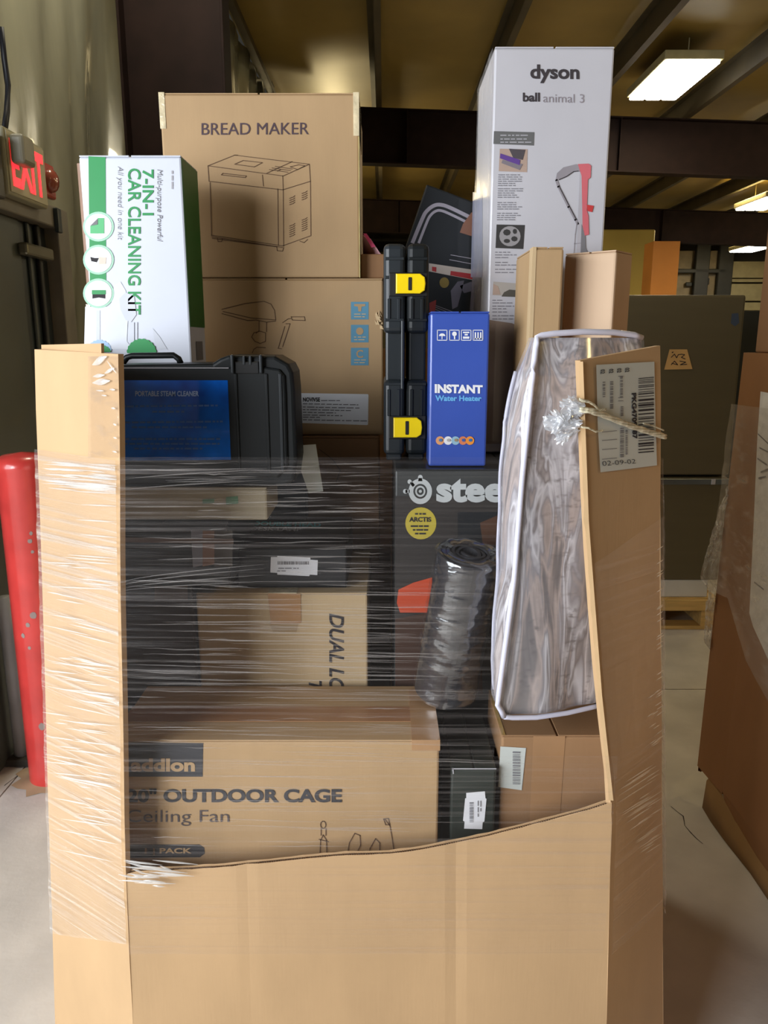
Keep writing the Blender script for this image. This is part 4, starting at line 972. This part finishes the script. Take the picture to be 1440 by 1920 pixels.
rb.front.poly([(1000, 1380), (1060, 1380), (1045, 1600), (990, 1600)], mat('tan_tape', (170, 130, 92), rough=.35, coat=.3), 'tape', 1)
pydata('worn_edge', [(0.0, .0, rb.h + .0008), (.007, .0, rb.h + .0008), (.006, .188, rb.h + .0008), (0, .188, rb.h + .0008)], [(0, 1, 2, 3)], mat('worn_yellow', (196, 158, 92), rough=.7), rb.root)

# --- ceiling fan carton, front left
ad = carton('fan_carton', 'large tan carton printed addlon 20" OUTDOOR CAGE Ceiling Fan behind the cut front', (206, 1388), (824, 1388), (206, 1640), 1.27, .225, KRAFT, zbot=.013)
fr = ad.front
SLATE = mat('slate_ink', (58, 58, 62), rough=.6)
fr.poly([(232, 1392), (381, 1393), (380, 1456), (232, 1456)], SLATE, 'brand_block'); fr.text('addlon', R(246, 1421, 366, 1446), KRAFT, .04, k=3)
fr.text('20" OUTDOOR CAGE', R(238, 1478, 641, 1504), SLATE, .035); fr.text('Ceiling Fan', R(238, 1518, 430, 1548), mat('slate_thin', (86, 76, 76), rough=.6), -.005)
fr.poly([(230, 1583), (374, 1583), (383, 1589), (384, 1600), (375, 1607), (230, 1608)], SLATE, 'pill'); fr.text('1 | PACK', R(272, 1589, 360, 1602), KRAFT, .03, k=3)
fr.lines([[(600, 1600), (601, 1575), (606, 1565), (612, 1575), (613, 1605)], disc(606, 1546, 5, 7, 10) + [(611, 1546)], [(598, 1573), (616, 1578)], [(602, 1553), (602, 1566)], [(611, 1553), (611, 1566)],
          [(650, 1610), (655, 1580), (665, 1562), (675, 1566), (676, 1584), (664, 1610)], [(690, 1612), (694, 1590), (704, 1572), (712, 1580), (712, 1600)], [(722, 1536), (731, 1548), (735, 1570), (740, 1605)], [(719, 1535), (728, 1534), (731, 1546), (723, 1546), (719, 1535)]], 1.6, INKB)
box('top_tape', (.0, .07, ad.h - .0005), (ad.w, .13, ad.h + .001), mat('brown_tape', (160, 116, 82), rough=.4, coat=.3), ad.root)
box('corner_tape', (ad.w - .05, -.0012, ad.h - .02), (ad.w + .0012, .21, ad.h + .0013), mat('brown_tape2', (176, 136, 96), rough=.35, coat=.3), ad.root)

# ================================================================ camouflage comforter in a zipped clear bag
def camo_bag():
    rows = [632, 700, 800, 900, 1000, 1080, 1180, 1260, 1318, 1338]
    fl = [1008, 1000, 990, 980, 972, 966, 953, 942, 934, 946]
    sil = [1000, 972, 950, 944, 940, 938, 930, 926, 930, 950]
    frx = [1202, 1206, 1190, 1176, 1164, 1158, 1150, 1143, 1138, 1132]
    YL = [1.33, 1.31, 1.295, 1.285, 1.28, 1.275, 1.265, 1.26, 1.255, 1.26]
    YR = [1.40, 1.37, 1.355, 1.345, 1.335, 1.33, 1.325, 1.32, 1.32, 1.32]
    base = P(1030, 1345, 1.30); base.z = .93
    r = empty('comforter_bag', base, 'clear zipped bag with white piping holding a grey-brown camouflage bark-pattern comforter', 'bag')
    m = bpy.data.materials.new('bark_camo'); N, L = nodes(m); b = N['Principled BSDF']; b.inputs['Roughness'].default_value = .42; b.inputs['Coat Weight'].default_value = .55; b.inputs['Coat Roughness'].default_value = .2
    tc = N.new('ShaderNodeTexCoord'); mp = N.new('ShaderNodeMapping'); mp.inputs['Scale'].default_value = (24, 24, 4.2); L.new(tc.outputs['Object'], mp.inputs[0])
    n1 = N.new('ShaderNodeTexNoise'); n1.inputs['Scale'].default_value = 1; n1.inputs['Detail'].default_value = 3; n1.inputs['Distortion'].default_value = .9; L.new(mp.outputs[0], n1.inputs[0])
    rp = N.new('ShaderNodeValToRGB'); L.new(n1.outputs[0], rp.inputs[0]); cr = rp.color_ramp
    cols = [(.24, (62, 60, 66)), (.36, (116, 106, 104)), (.43, (186, 168, 160)), (.48, (140, 134, 138)), (.54, (218, 214, 218)), (.59, (120, 110, 110)), (.66, (214, 202, 198)), (.76, (84, 80, 84))]
    cr.elements[0].position = cols[0][0]; cr.elements[0].color = srgb(cols[0][1]); cr.elements[1].position = cols[-1][0]; cr.elements[1].color = srgb(cols[-1][1])
    for p_, c_ in cols[1:-1]: e = cr.elements.new(p_); e.color = srgb(c_)
    mp2 = N.new('ShaderNodeMapping'); mp2.inputs['Scale'].default_value = (60, 60, 110); L.new(tc.outputs['Object'], mp2.inputs[0])
    n2 = N.new('ShaderNodeTexNoise'); n2.inputs['Scale'].default_value = 1; n2.inputs['Detail'].default_value = 2; L.new(mp2.outputs[0], n2.inputs[0])
    r2 = N.new('ShaderNodeMapRange'); r2.inputs[1].default_value = .52; r2.inputs[2].default_value = .75; r2.inputs[4].default_value = .75; L.new(n2.outputs[0], r2.inputs[0])
    mp3 = N.new('ShaderNodeMapping'); mp3.inputs['Scale'].default_value = (18, 18, 3); mp3.inputs['Location'].default_value = (3, 1, 2); L.new(tc.outputs['Object'], mp3.inputs[0])
    n3 = N.new('ShaderNodeTexNoise'); n3.inputs['Scale'].default_value = 1; n3.inputs['Detail'].default_value = 1; L.new(mp3.outputs[0], n3.inputs[0])
    r3 = N.new('ShaderNodeMapRange'); r3.inputs[1].default_value = .5; r3.inputs[2].default_value = .62; L.new(n3.outputs[0], r3.inputs[0])
    mu = N.new('ShaderNodeMath'); mu.operation = 'MULTIPLY'; L.new(r2.outputs[0], mu.inputs[0]); L.new(r3.outputs[0], mu.inputs[1])
    mx = N.new('ShaderNodeMix'); mx.data_type = 'RGBA'; L.new(mu.outputs[0], mx.inputs[0]); L.new(rp.outputs[0], mx.inputs[6]); mx.inputs[7].default_value = srgb((70, 62, 64)); L.new(mx.outputs[2], b.inputs['Base Color'])
    bp = N.new('ShaderNodeBump'); bp.inputs['Strength'].default_value = .35; bp.inputs['Distance'].default_value = .01; L.new(n1.outputs[0], bp.inputs['Height']); L.new(bp.outputs[0], b.inputs['Normal'])
    def sample(A, row):
        return interp(row, list(zip(rows, A)))
    nr = 64; rings = []; FLp = []; FRp = []
    per_f, per_s, per_b = 18, 8, 10
    for j in range(nr + 1):
        row = 633 + (1341 - 633) * j / nr
        A = P(sample(fl, row), row, sample(YL, row)); B = P(sample(frx, row), row, sample(YR, row)); Z = A.z; B.z = Z
        C = P(sample(sil, row), row, sample(YL, row) + .062); C.z = Z; Dp = Vector((min(B.x + .0, ORx(Z) - .02), B.y + .08, Z))
        FLp.append(A.copy()); FRp.append(B.copy())
        endf = min(1.0, j / 3.0, (nr - j) / 3.0); endf = .55 + .45 * math.sqrt(max(0, endf))
        ring = []
        nf = Vector(((B - A).y, -(B - A).x, 0)).normalized(); nl = Vector((-1, -.1, 0)).normalized()
        for i in range(per_f):
            s = i / per_f; p = A.lerp(B, s); ring.append(p + nf * (.010 * math.sin(math.pi * s) + .007 * noise.noise(Vector((p.x * 16, Z * 5, 1)))))
        for i in range(per_s):
            s = i / per_s; ring.append(B.lerp(Dp, s))
        for i in range(per_b):
            s = i / per_b; ring.append(Dp.lerp(C, s))
        for i in range(per_s + 4):
            s = i / (per_s + 4); p = C.lerp(A, s); ring.append(p + nl * (.008 * math.sin(math.pi * s) + .006 * noise.noise(Vector((p.y * 20, Z * 9, 4)))))
        cen = sum(ring, Vector()) / len(ring)
        ring = [cen + (q - cen) * (endf if j < 3 or j > nr - 3 else 1) for q in ring] if False else ring
        rings.append(ring)
    n = len(rings[0]); v = [q - r.location for ring in rings for q in ring]; f = []
    for j in range(nr):
        for i in range(n): f.append((j * n + i, j * n + (i + 1) % n, (j + 1) * n + (i + 1) % n, (j + 1) * n + i))
    f.append(tuple(range(n))[::-1]); f.append(tuple(range(nr * n, nr * n + n)))
    o = pydata('comforter', v, f, m, r, smooth=True); o['label'] = 'camouflage bark-pattern comforter'
    bm = bmesh.new(); bm.from_mesh(o.data); bmesh.ops.recalc_face_normals(bm, faces=bm.faces); bm.to_mesh(o.data); bm.free()
    # clear front and side sheet, a little proud of the comforter
    FM = film('bag_film', .14, .14, .10, zs=9, xs=10, rough=.15, bump=.4, thr=(.5, .7), tint=(.93, .92, .97, 1))
    v = []; f = []; per = per_f + per_s + 4
    for j, ring in enumerate(rings):
        seq = ring[n - (per_s + 4):] + ring[:per_f + 1]
        for k, q in enumerate(seq):
            cen = Vector((sum(p.x for p in ring) / n, sum(p.y for p in ring) / n, q.z)); d = (q - cen).normalized(); v.append(q + d * (.004 + .003 * abs(noise.noise(Vector((k * .5, q.z * 20, 9))))) - r.location)
    K = per_s + 4 + per_f + 1
    for j in range(nr):
        for i in range(K - 1): f.append((j * K + i, j * K + i + 1, (j + 1) * K + i + 1, (j + 1) * K + i))
    pydata('clear_sheet', v, f, FM, r, smooth=True)
    WP = mat('white_piping', (222, 222, 240), rough=.35, var=.02)
    off = lambda p, dx=-.002, dy=-.006: p + Vector((dx, dy, 0)) - r.location
    fp = [off(p) for p in FLp]; gp = [off(p, 0, -.004) for p in FRp]
    top = [fp[0].lerp(gp[0], s) + Vector((0, -.010 * math.sin(math.pi * s), .010 * math.sin(math.pi * s) ** .5 if s not in (0, 1) else 0)) for s in (0, .04, .15, .4, .7, .92, 1)]
    tubeobj('piping', fp[::-1] + top[1:], [.0052] * (len(fp) + 6), WP, r, 8)
    botm = [fp[-1].lerp(gp[-1], s) + Vector((0, -.012 * math.sin(math.pi * s), -.006 * min(1, s * 6))) for s in (0, .03, .08, .3, .6, .85, 1)]
    tubeobj('piping', botm, .0046, WP, r, 8)
    bk = [Vector(rings[j][n - 4 - per_s] if j < 999 else 0) for j in range(6, nr + 1)]
    tubeobj('piping', [q + Vector((-.004, 0, 0)) - r.location for q in bk], .0035, mat('dull_piping', (190, 190, 206), rough=.4), r, 6)
camo_bag()

# ================================================================ stretch wrap round the bulk carton
WRAPM = film('stretch_film', .012, .03, .12, zs=150, xs=1.3, rough=.24, tint=(.62, .55, .53, 1), thr=(.50, .70), bump=.8)
WRAPP = film('stretch_film_panel', .05, .16, .30, zs=120, xs=1.4, rough=.26, tint=(.95, .92, .88, 1), thr=(.50, .66), bump=1.0)  # same film with whiter diffuse streaks that paint in the glare
SW = empty('stretch_wrap', (0, 1.75, .5), 'clear stretch wrap wound in many creased layers round the bulk carton and across its opening', 'wrap')
def wrap():
    off = Vector(SW.location)
    def zlim(px, row, Y): return P(px, row, Y).z
    z_lo, z_hi = zlim(640, 1785, YF), zlim(500, 856, YF)
    def sheet(name, A, B, m, ns, nz, lo, hi, skip=None, dist=.006, kind=None):
        v = []; f = []
        for j in range(nz + 1):
            for i in range(ns + 1):
                s = i / ns; l0 = lo(s); h0 = hi(s); z = l0 + (h0 - l0) * j / nz
                a_, b_ = A(z), B(z); p = a_.lerp(b_, s); nn = Vector((-(b_ - a_).y, (b_ - a_).x, 0)).normalized()
                if nn.dot(Vector((0, 1.75, z)) - p) > 0: nn = -nn
                w_ = .0018 * noise.noise(Vector((p.x * 2.2, p.y * 2, z * 55))) + .0015 * noise.noise(Vector((p.x * 6, p.y * 6, z * 12)))
                v.append(p + nn * (dist + w_) - off)
        for j in range(nz):
            for i in range(ns):
                if skip and skip(v[j * (ns + 1) + i] + off): continue
                a_ = j * (ns + 1) + i; f.append((a_, a_ + 1, a_ + ns + 2, a_ + ns + 1))
        return pydata(name, v, f, m, SW, smooth=True)
    FRf = lambda z: Vector((.40, YF, z))
    sheet('front_film', corners[0], FRf, WRAPM, 64, 170, lambda s: z_lo, lambda s: z_hi, skip=lambda p: p.z > .925 and p.x > interp(p.z, [(.9, .185), (1.1, .20), (1.45, .222)]) or p.x > FRx(p.z) + .004)
    sheet('corner_film', corners[1], corners[0], WRAPP, 14, 170, lambda s: .46 + .09 * s, lambda s: zlim(150, 858, 1.26) + .005)
    sheet('corner_film', lambda z: corners[7](z), corners[6], film('stretch_film_right', .02, .10, .08, zs=120, xs=1.4, rough=.2, tint=(.9, .85, .7, 1), bump=.8), 12, 150, lambda s: z_lo, lambda s: 1.27 + .05 * s, dist=.009)  # same film tinted warm, lamp light painted into its colour
    sheet('side_film', corners[1], corners[2], WRAPP, 12, 60, lambda s: .5, lambda s: 1.42); sheet('side_film', corners[6], corners[5], WRAPP, 12, 60, lambda s: .5, lambda s: 1.42)
    sheet('rear_film', corners[2], corners[3], WRAPP, 6, 50, lambda s: .5, lambda s: 1.42); sheet('rear_film', corners[3], corners[4], WRAPP, 12, 50, lambda s: .5, lambda s: 1.42); sheet('rear_film', corners[4], corners[5], WRAPP, 6, 50, lambda s: .5, lambda s: 1.42)
    # raised creases of gathered film; bright, warm and dim light painted in by tint
    CR = film('crease_film', .55, .35, .3, zs=60, xs=6, rough=.18, tint=(1, .98, .95, 1)); CRY = film('crease_film_warm', .5, .4, .3, zs=60, xs=6, rough=.15, tint=(1, .93, .7, 1)); CRD = film('crease_film_dim', .15, .10, .2, zs=60, xs=4, rough=.25, tint=(.62, .57, .55, 1))
    def ridges(name, lst, m, wd=.0016, fn=None):
        v = []; f = []
        for pts in lst:
            k0 = len(v); n_ = len(pts)
            for i, p in enumerate(pts):
                t = i / (n_ - 1); ww = wd * math.sin(math.pi * min(max(t, .04), .96)) ; q = p - off
                v += [q + Vector((0, 0, -ww)), q + Vector((0, -ww * .9, 0)) , q + Vector((0, 0, ww))]
                if i:
                    o = k0 + 3 * i; f += [(o - 3, o, o + 1, o - 2), (o - 2, o + 1, o + 2, o - 1)]
        return pydata(name, v, f, m, SW, kind='stuff', smooth=True)
    # left corner
    L_ = []
    def chamL(x, row, d=.010):
        t = (x - 65) / (222 - 65); Y = YO + (YF - YO) * t; p = P(x, row, Y - d); return p
    for k in range(120):
        band = random.choice([(866, 925), (866, 915), (925, 1650), (1000, 1250), (1240, 1480), (1240, 1480), (1300, 1640)])
        row = random.uniform(*band); x0_ = random.uniform(78, 170); x1_ = min(219, x0_ + random.uniform(20, 130)); sl = random.uniform(.04, .10) if row < 1100 else random.uniform(.10, .26)
        L_.append([chamL(x0_ + (x1_ - x0_) * t / 6, row + sl * (x1_ - x0_) * t / 6, .009) for t in range(7)])
    ridges('corner_creases', L_, CR, .0013)
    # across the opening
    L_ = []
    for k in range(230):
        band = random.choice([(862, 960), (960, 1100), (1080, 1300), (1120, 1300), (1130, 1300), (1300, 1600), (1360, 1600)])
        row = random.uniform(*band); x0_ = random.uniform(222, 700); x1_ = x0_ + random.uniform(60, 330)
        lim = 925 if row < 1330 else 1120
        if row < 1100: x1_ = min(x1_, random.uniform(420, 500)) if x0_ < 420 else min(x1_, 720)
        x1_ = min(x1_, lim);
        if x1_ - x0_ < 30: continue
        sl = random.uniform(-.03, .02) if row < 1080 else random.uniform(-.01, .035)
        if row > 1560 and x1_ > 700: continue
        L_.append([P(x0_ + (x1_ - x0_) * t / 10, row + sl * (x1_ - x0_) * t / 10 + 1.5 * noise.noise(Vector((k, t * .4, 0))), YF - .008) for t in range(11)])
    for (r0, r1) in ((1098, 1066), (1092, 1058), (1104, 1078), (1108, 1090), (900, 880), (920, 900)):     # fan of strong creases
        L_.append([P(226 + 270 * t / 10, r0 + (r1 - r0) * (t / 10) ** .7, YF - .009) for t in range(11)])
    ridges('front_creases', L_, CRD, .0011)
    # right corner, warm glints painted in by tint
    L_ = []
    def chamR(x, row, d):
        p = on_flap(x, row, d); return p
    for k in range(34):
        row = random.uniform(1440, 1600); x1_ = random.uniform(1205, 1238); x0_ = max(1150 + max(0, (row - 1510) * .5), x1_ - random.uniform(15, 70)); s = -.62
        L_.append([chamR(x0_ + (x1_ - x0_) * t / 5, row - s * 0 + s * (x1_ - x0_) * t / 5, .008) for t in range(6)])
    for k in range(20):
        row = random.uniform(990, 1420); L_.append([chamR(1226 + 12 * t / 3 if False else 1222 + 4.5 * t, row - 3 * t, .006) for t in range(4)])
    for k in range(12):
        row = random.uniform(1280, 1420); x_ = random.uniform(1205, 1222); L_.append([chamR(x_ + 4.5 * t, row - 3 * t, .006) for t in range(4)])
    ridges('right_creases', L_, CRY, .0015)
    # torn bunch at the lower left cut corner
    L_ = []
    for k in range(26):
        x0_ = random.uniform(214, 300); row = random.uniform(1612, 1668); ln = random.uniform(20, 90); L_.append([P(x0_ + ln * t / 6, row + (8 if row < 1640 else 2) * t / 6 + 3 * noise.noise(Vector((k, t, 2))), YF - .012) for t in range(7)])
    ridges('torn_film', L_, CR, .0022)
    # ropes of film from the knot
    RM = mat('film_rope', (222, 214, 186), rough=.16, var=.15, scale=60, bump=.8, bscale=80, coat=1.0)
    def rope(pts, r0, seed):
        bm = bmesh.new()
        for s in range(4):
            q = []
            for i in range(25):
                t = i / 24 * (len(pts) - 1); k = min(int(t), len(pts) - 2); a_, b_ = pts[k], pts[k + 1]; x = a_[0] + (b_[0] - a_[0]) * (t - k); y = a_[1] + (b_[1] - a_[1]) * (t - k)
                p = on_flap(x, y, .008) if x > 1092 else P(x, y, 1.19); ang = i * .5 + s * 1.57 + seed
                q.append(p + Vector((0, math.sin(ang), math.cos(ang))) * r0 * .7 - off)
            tube(bm, q, r0 * .55, 6)
        return bmobj('film_rope', bm, RM, SW, smooth=True)
    rope([(1086, 766), (1120, 777), (1170, 797), (1210, 810), (1237, 818)], .0045, 0)
    rope([(1086, 748), (1104, 759), (1112, 768), (1125, 767)], .002, 2)
    rope([(1090, 800), (1106, 808), (1120, 806)], .0014, 3)
    rope([(1195, 793), (1212, 797), (1234, 806)], .0012, 1)
    # crumpled knot
    bm = bmesh.new()
    for k in range(16):
        cx, cy = random.choice([(1030, 793), (1045, 800), (1062, 812), (1075, 795), (1082, 775), (1070, 760), (1055, 790), (1078, 750)])
        c0 = P(cx + random.uniform(-9, 9), cy + random.uniform(-8, 8), 1.195 + random.uniform(-.008, .008))
        vs = bmesh.ops.create_icosphere(bm, subdivisions=3, radius=1.0)['verts']
        sx, sy, sz = random.uniform(.010, .022), random.uniform(.004, .008), random.uniform(.004, .010); rot = Matrix.Rotation(random.uniform(-1, 1), 3, 'Y')
        for v_ in vs:
            c1 = v_.co.copy(); nn = 1 + .8 * noise.noise(c1 * 1.8 + Vector((k * 3, 0, 0))) + .45 * noise.noise(c1 * 6 + Vector((0, k, 0))); v_.co = rot @ Vector((c1.x * sx * nn, c1.y * sy * nn, c1.z * sz * nn)) + c0 - off
    bmobj('film_knot', bm, film('knot_film', .42, .4, .4, zs=60, xs=60, rough=.12, tint=(.93, .95, 1, 1)), SW)
    # loose glossy film clinging to the top of the left corner
    L_ = []
    for (x0_, y0_, x1_, y1_, ww) in ((173, 684, 200, 668, .006), (174, 706, 196, 703, .003), (173, 718, 206, 714, .005), (196, 700, 214, 690, .003), (205, 730, 216, 731, .0018), (180, 732, 195, 733, .0012), (208, 765, 216, 766, .0016), (190, 741, 200, 742, .0012), (212, 795, 218, 797, .0018), (200, 676, 218, 700, .002), (212, 820, 219, 822, .0015), (210, 846, 219, 848, .0015)):
        ridges('loose_film', [[chamL(x0_ + (x1_ - x0_) * t / 6, y0_ + (y1_ - y0_) * t / 6, .006) for t in range(7)]], CR, ww)
    # film wrapped over the upper left corner
    v = []; f = []
    for j in range(31):
        for i in range(7):
            x = 165 + 57 * i / 6; row = 668 + 190 * j / 30; v.append(chamL(x, row, .005 + .004 * abs(noise.noise(Vector((i * .7, j * .8, 0))))) - off)
    for j in range(30):
        for i in range(6): a_ = j * 7 + i; f.append((a_, a_ + 1, a_ + 8, a_ + 7))
    pydata('corner_film', v, f, film('corner_loose', .02, .16, .12, zs=30, xs=12, rough=.15), SW, smooth=True)
wrap()

# ================================================================ second bulk carton at the right
def right_carton():
    X = 1.155; r = empty('brown_bulk_carton', (X, 1.9, 0), 'brown bulk carton at the right edge wrapped in film with white sheets on it', 'bulk box')
    off = Vector((X, 1.9, 0)); BM = board('kraft_right', (150, 108, 72))
    zt = 1.585
    # corner line from the photograph, slightly crushed at the foot
    cor = lambda z: Vector((interp(z, [(0, 1.16), (.12, 1.135), (.9, 1.15), (1.6, 1.168)]), interp(z, [(0, 2.44), (.1, 2.52), (1.6, 2.55)]), z))
    c2 = lambda z: cor(z) + Vector((.012, -.18, 0))
    c3 = lambda z: Vector((interp(z, [(0, 1.15), (1.6, 1.19)]), .75, z))
    c4 = lambda z: Vector((2.2, .75, z)); c5 = lambda z: Vector((2.2, 2.55, z))
    cb = lambda z: cor(z) + Vector((.16, .12, 0)); c5b = lambda z: Vector((2.05, 2.67, z))
    def pan(name, A, B, z0, z1, ns=6, nz=24, th=.01):
        v = []; f = []
        for sd in (0, 1):
            for j in range(nz + 1):
                for i in range(ns + 1):
                    z = z0 + (z1 - z0) * j / nz; a_, b_ = A(z), B(z); p = a_.lerp(b_, i / ns); nn = Vector(((b_ - a_).y, -(b_ - a_).x, 0)).normalized(); 
                    if nn.dot(Vector((1.7, 1.7, z)) - p) < 0: nn = -nn
                    v.append(p + nn * th * sd - off)
        K = (nz + 1) * (ns + 1)
        for j in range(nz):
            for i in range(ns): a_ = j * (ns + 1) + i; f += [(a_, a_ + 1, a_ + ns + 2, a_ + ns + 1), (K + a_, K + a_ + ns + 1, K + a_ + ns + 2, K + a_ + 1)]
        for i in range(ns): t = nz * (ns + 1) + i; f += [(t, t + 1, K + t + 1, K + t), (i, i + 1, K + i + 1, K + i)]
        o = pydata(name, v, f, BM, r); bm = bmesh.new(); bm.from_mesh(o.data); bmesh.ops.recalc_face_normals(bm, faces=bm.faces); bm.to_mesh(o.data); bm.free(); return o
    pan('corner_panel', cor, c2, .12, zt, 3); pan('side_panel', c2, c3, .0, zt, 14); pan('side_panel', c3, c4, 0, zt); pan('side_panel', c4, c5, 0, zt); pan('back_panel', cb, c5b, 0, zt); pan('corner_panel', cor, cb, .1, zt)
    # crushed pallet-tray lip around the foot
    lp_ = [PZ(1320, 1508, .09), PZ(1330, 1530, .05), PZ(1345, 1556, .03), PZ(1368, 1590, .02), PZ(1400, 1640, .02), PZ(1440, 1710, .02)]
    lp_ = [Vector((1.136, 2.44, .11)), Vector((1.132, 2.36, .085)), Vector((1.135, 2.25, .05)), Vector((1.146, 2.1, .035)), Vector((1.142, 1.8, .04)), Vector((1.145, 1.3, .035)), Vector((1.146, .8, .035))]
    v = []; f = []
    for i, p in enumerate(lp_):
        v += [p - off + Vector((.02, 0, .03)), p - off, p - off + Vector((-.006, 0, -p.z + .004)), p - off + Vector((.015, 0, -p.z + .002))]
        if i: o = 4 * i; f += [(o - 4, o, o + 1, o - 3), (o - 3, o + 1, o + 2, o - 2), (o - 2, o + 2, o + 3, o - 1)]
    pydata('tray_lip', v, f, board('kraft_lip', (150, 118, 78)), r, smooth=True)
    # white printed sheet under the film
    X2 = lambda y, z: c2(z).lerp(c3(z), (c2(z).y - y) / (c2(z).y - .75))
    sh = empty('white_sheet', (1.13, 2.1, 1.1), 'large white printed sheet held by film against the side of the right-hand bulk carton', 'sheet')
    def side(px, py, d=.012):
        o = Vector((0, 0, H)); dd = ray(px, py); x = 1.165 - d; return o + dd * (x / dd.x)
    q = [(1426, 734), (1470, 742), (1480, 1290), (1440, 1236), (1412, 1175), (1405, 1150), (1414, 960), (1420, 820)]
    pydata('paper', [side(a_, b_) - sh.location for a_, b_ in q], [tuple(range(8))], mat('sheet_white', (226, 226, 224), rough=.45, var=.05, scale=30, bump=.3), sh)
    fl = []
    for (x0_, y0_, x1_, y1_) in ((1421, 812, 1440, 830), (1424, 838, 1440, 846), (1420, 858, 1438, 870), (1426, 884, 1440, 878), (1422, 895, 1436, 892), (1414, 1090, 1432, 1104)):
        fl.append([side(x0_, y0_, .014), side(x1_, y1_, .014), side(x1_, y1_ + 3, .014), side(x0_, y0_ + 3, .014)])
    v = [p - sh.location for q_ in fl for p in q_]; pydata('print', v, [tuple(range(4 * i, 4 * i + 4)) for i in range(len(fl))], GREYINK, sh)
    # hanging film
    wv = empty('hanging_film', (1.1, 2.4, .9), 'loose clear film hanging from the corner of the right-hand bulk carton', 'wrap')
    FM = film('loose_film', .22, .22, .5, zs=22, xs=12, rough=.18, tint=(.86, .84, .84, 1), thr=(.45, .65)); off2 = Vector(wv.location)
    v = []; f = []; n_, m_ = 14, 40
    LE = [(893, 1372), (950, 1350), (1010, 1332), (1080, 1312), (1110, 1330), (1140, 1322), (1175, 1322), (1200, 1318), (1232, 1340)]; 
    RE = [(893, 1380), (1000, 1364), (1100, 1352), (1180, 1350), (1232, 1344)]
    for j in range(m_ + 1):
        row = 893 + (1232 - 893) * j / m_
        for i in range(n_ + 1):
            px = interp(row, LE) * (1 - i / n_) + (interp(row, RE) + 2) * i / n_
            v.append(P(px, row, 2.54 + .03 * noise.noise(Vector((i * .6, j * .35, 0)))) + Vector((0, .02 * noise.noise(Vector((i * 1.3, j * .9, 3))), 0)) - off2)
    for j in range(m_):
        for i in range(n_): a_ = j * (n_ + 1) + i; f.append((a_, a_ + 1, a_ + n_ + 2, a_ + n_ + 1))
    pydata('loose_film', v, f, FM, wv)
    # film over the side of the carton : from row ~720 down to a slanting lower edge
    v = []; f = []; n_, m_ = 22, 60
    for j in range(m_ + 1):
        t = j / m_
        for i in range(n_ + 1):
            y = 2.545 - i / n_ * 1.6; zlo = interp(2.545 - y, [(0, .78), (.15, .80), (.25, .66), (.6, .52), (1.7, .4)]); zhi = 1.42 + (2.545 - y) * .02; z = zlo + (zhi - zlo) * t
            A_ = cor(z) if y > 2.37 else c2(z).lerp(c3(z), (c2(z).y - y) / (c2(z).y - .75))
            xx = A_.x - .022 - .006 * abs(noise.noise(Vector((y * 14, z * 14 + y * 10, 0)))); v.append(Vector((xx, y, z)) - off2)
    for j in range(m_):
        for i in range(n_): a_ = j * (n_ + 1) + i; f.append((a_, a_ + 1, a_ + n_ + 2, a_ + n_ + 1))
    pydata('side_film', v, f, film('side_film', .16, .12, .35, zs=30, xs=14, rough=.22, tint=(.72, .66, .62, 1)), wv, smooth=True)
right_carton()
up = carton('upper_brown_carton', 'brown carton standing on the right-hand bulk load at the picture edge', (1752, 398), (2300, 398), (1752, 660), 1.75, .75, board('kraft_upper', (150, 114, 84)), zbot=1.587, ztop=2.007)
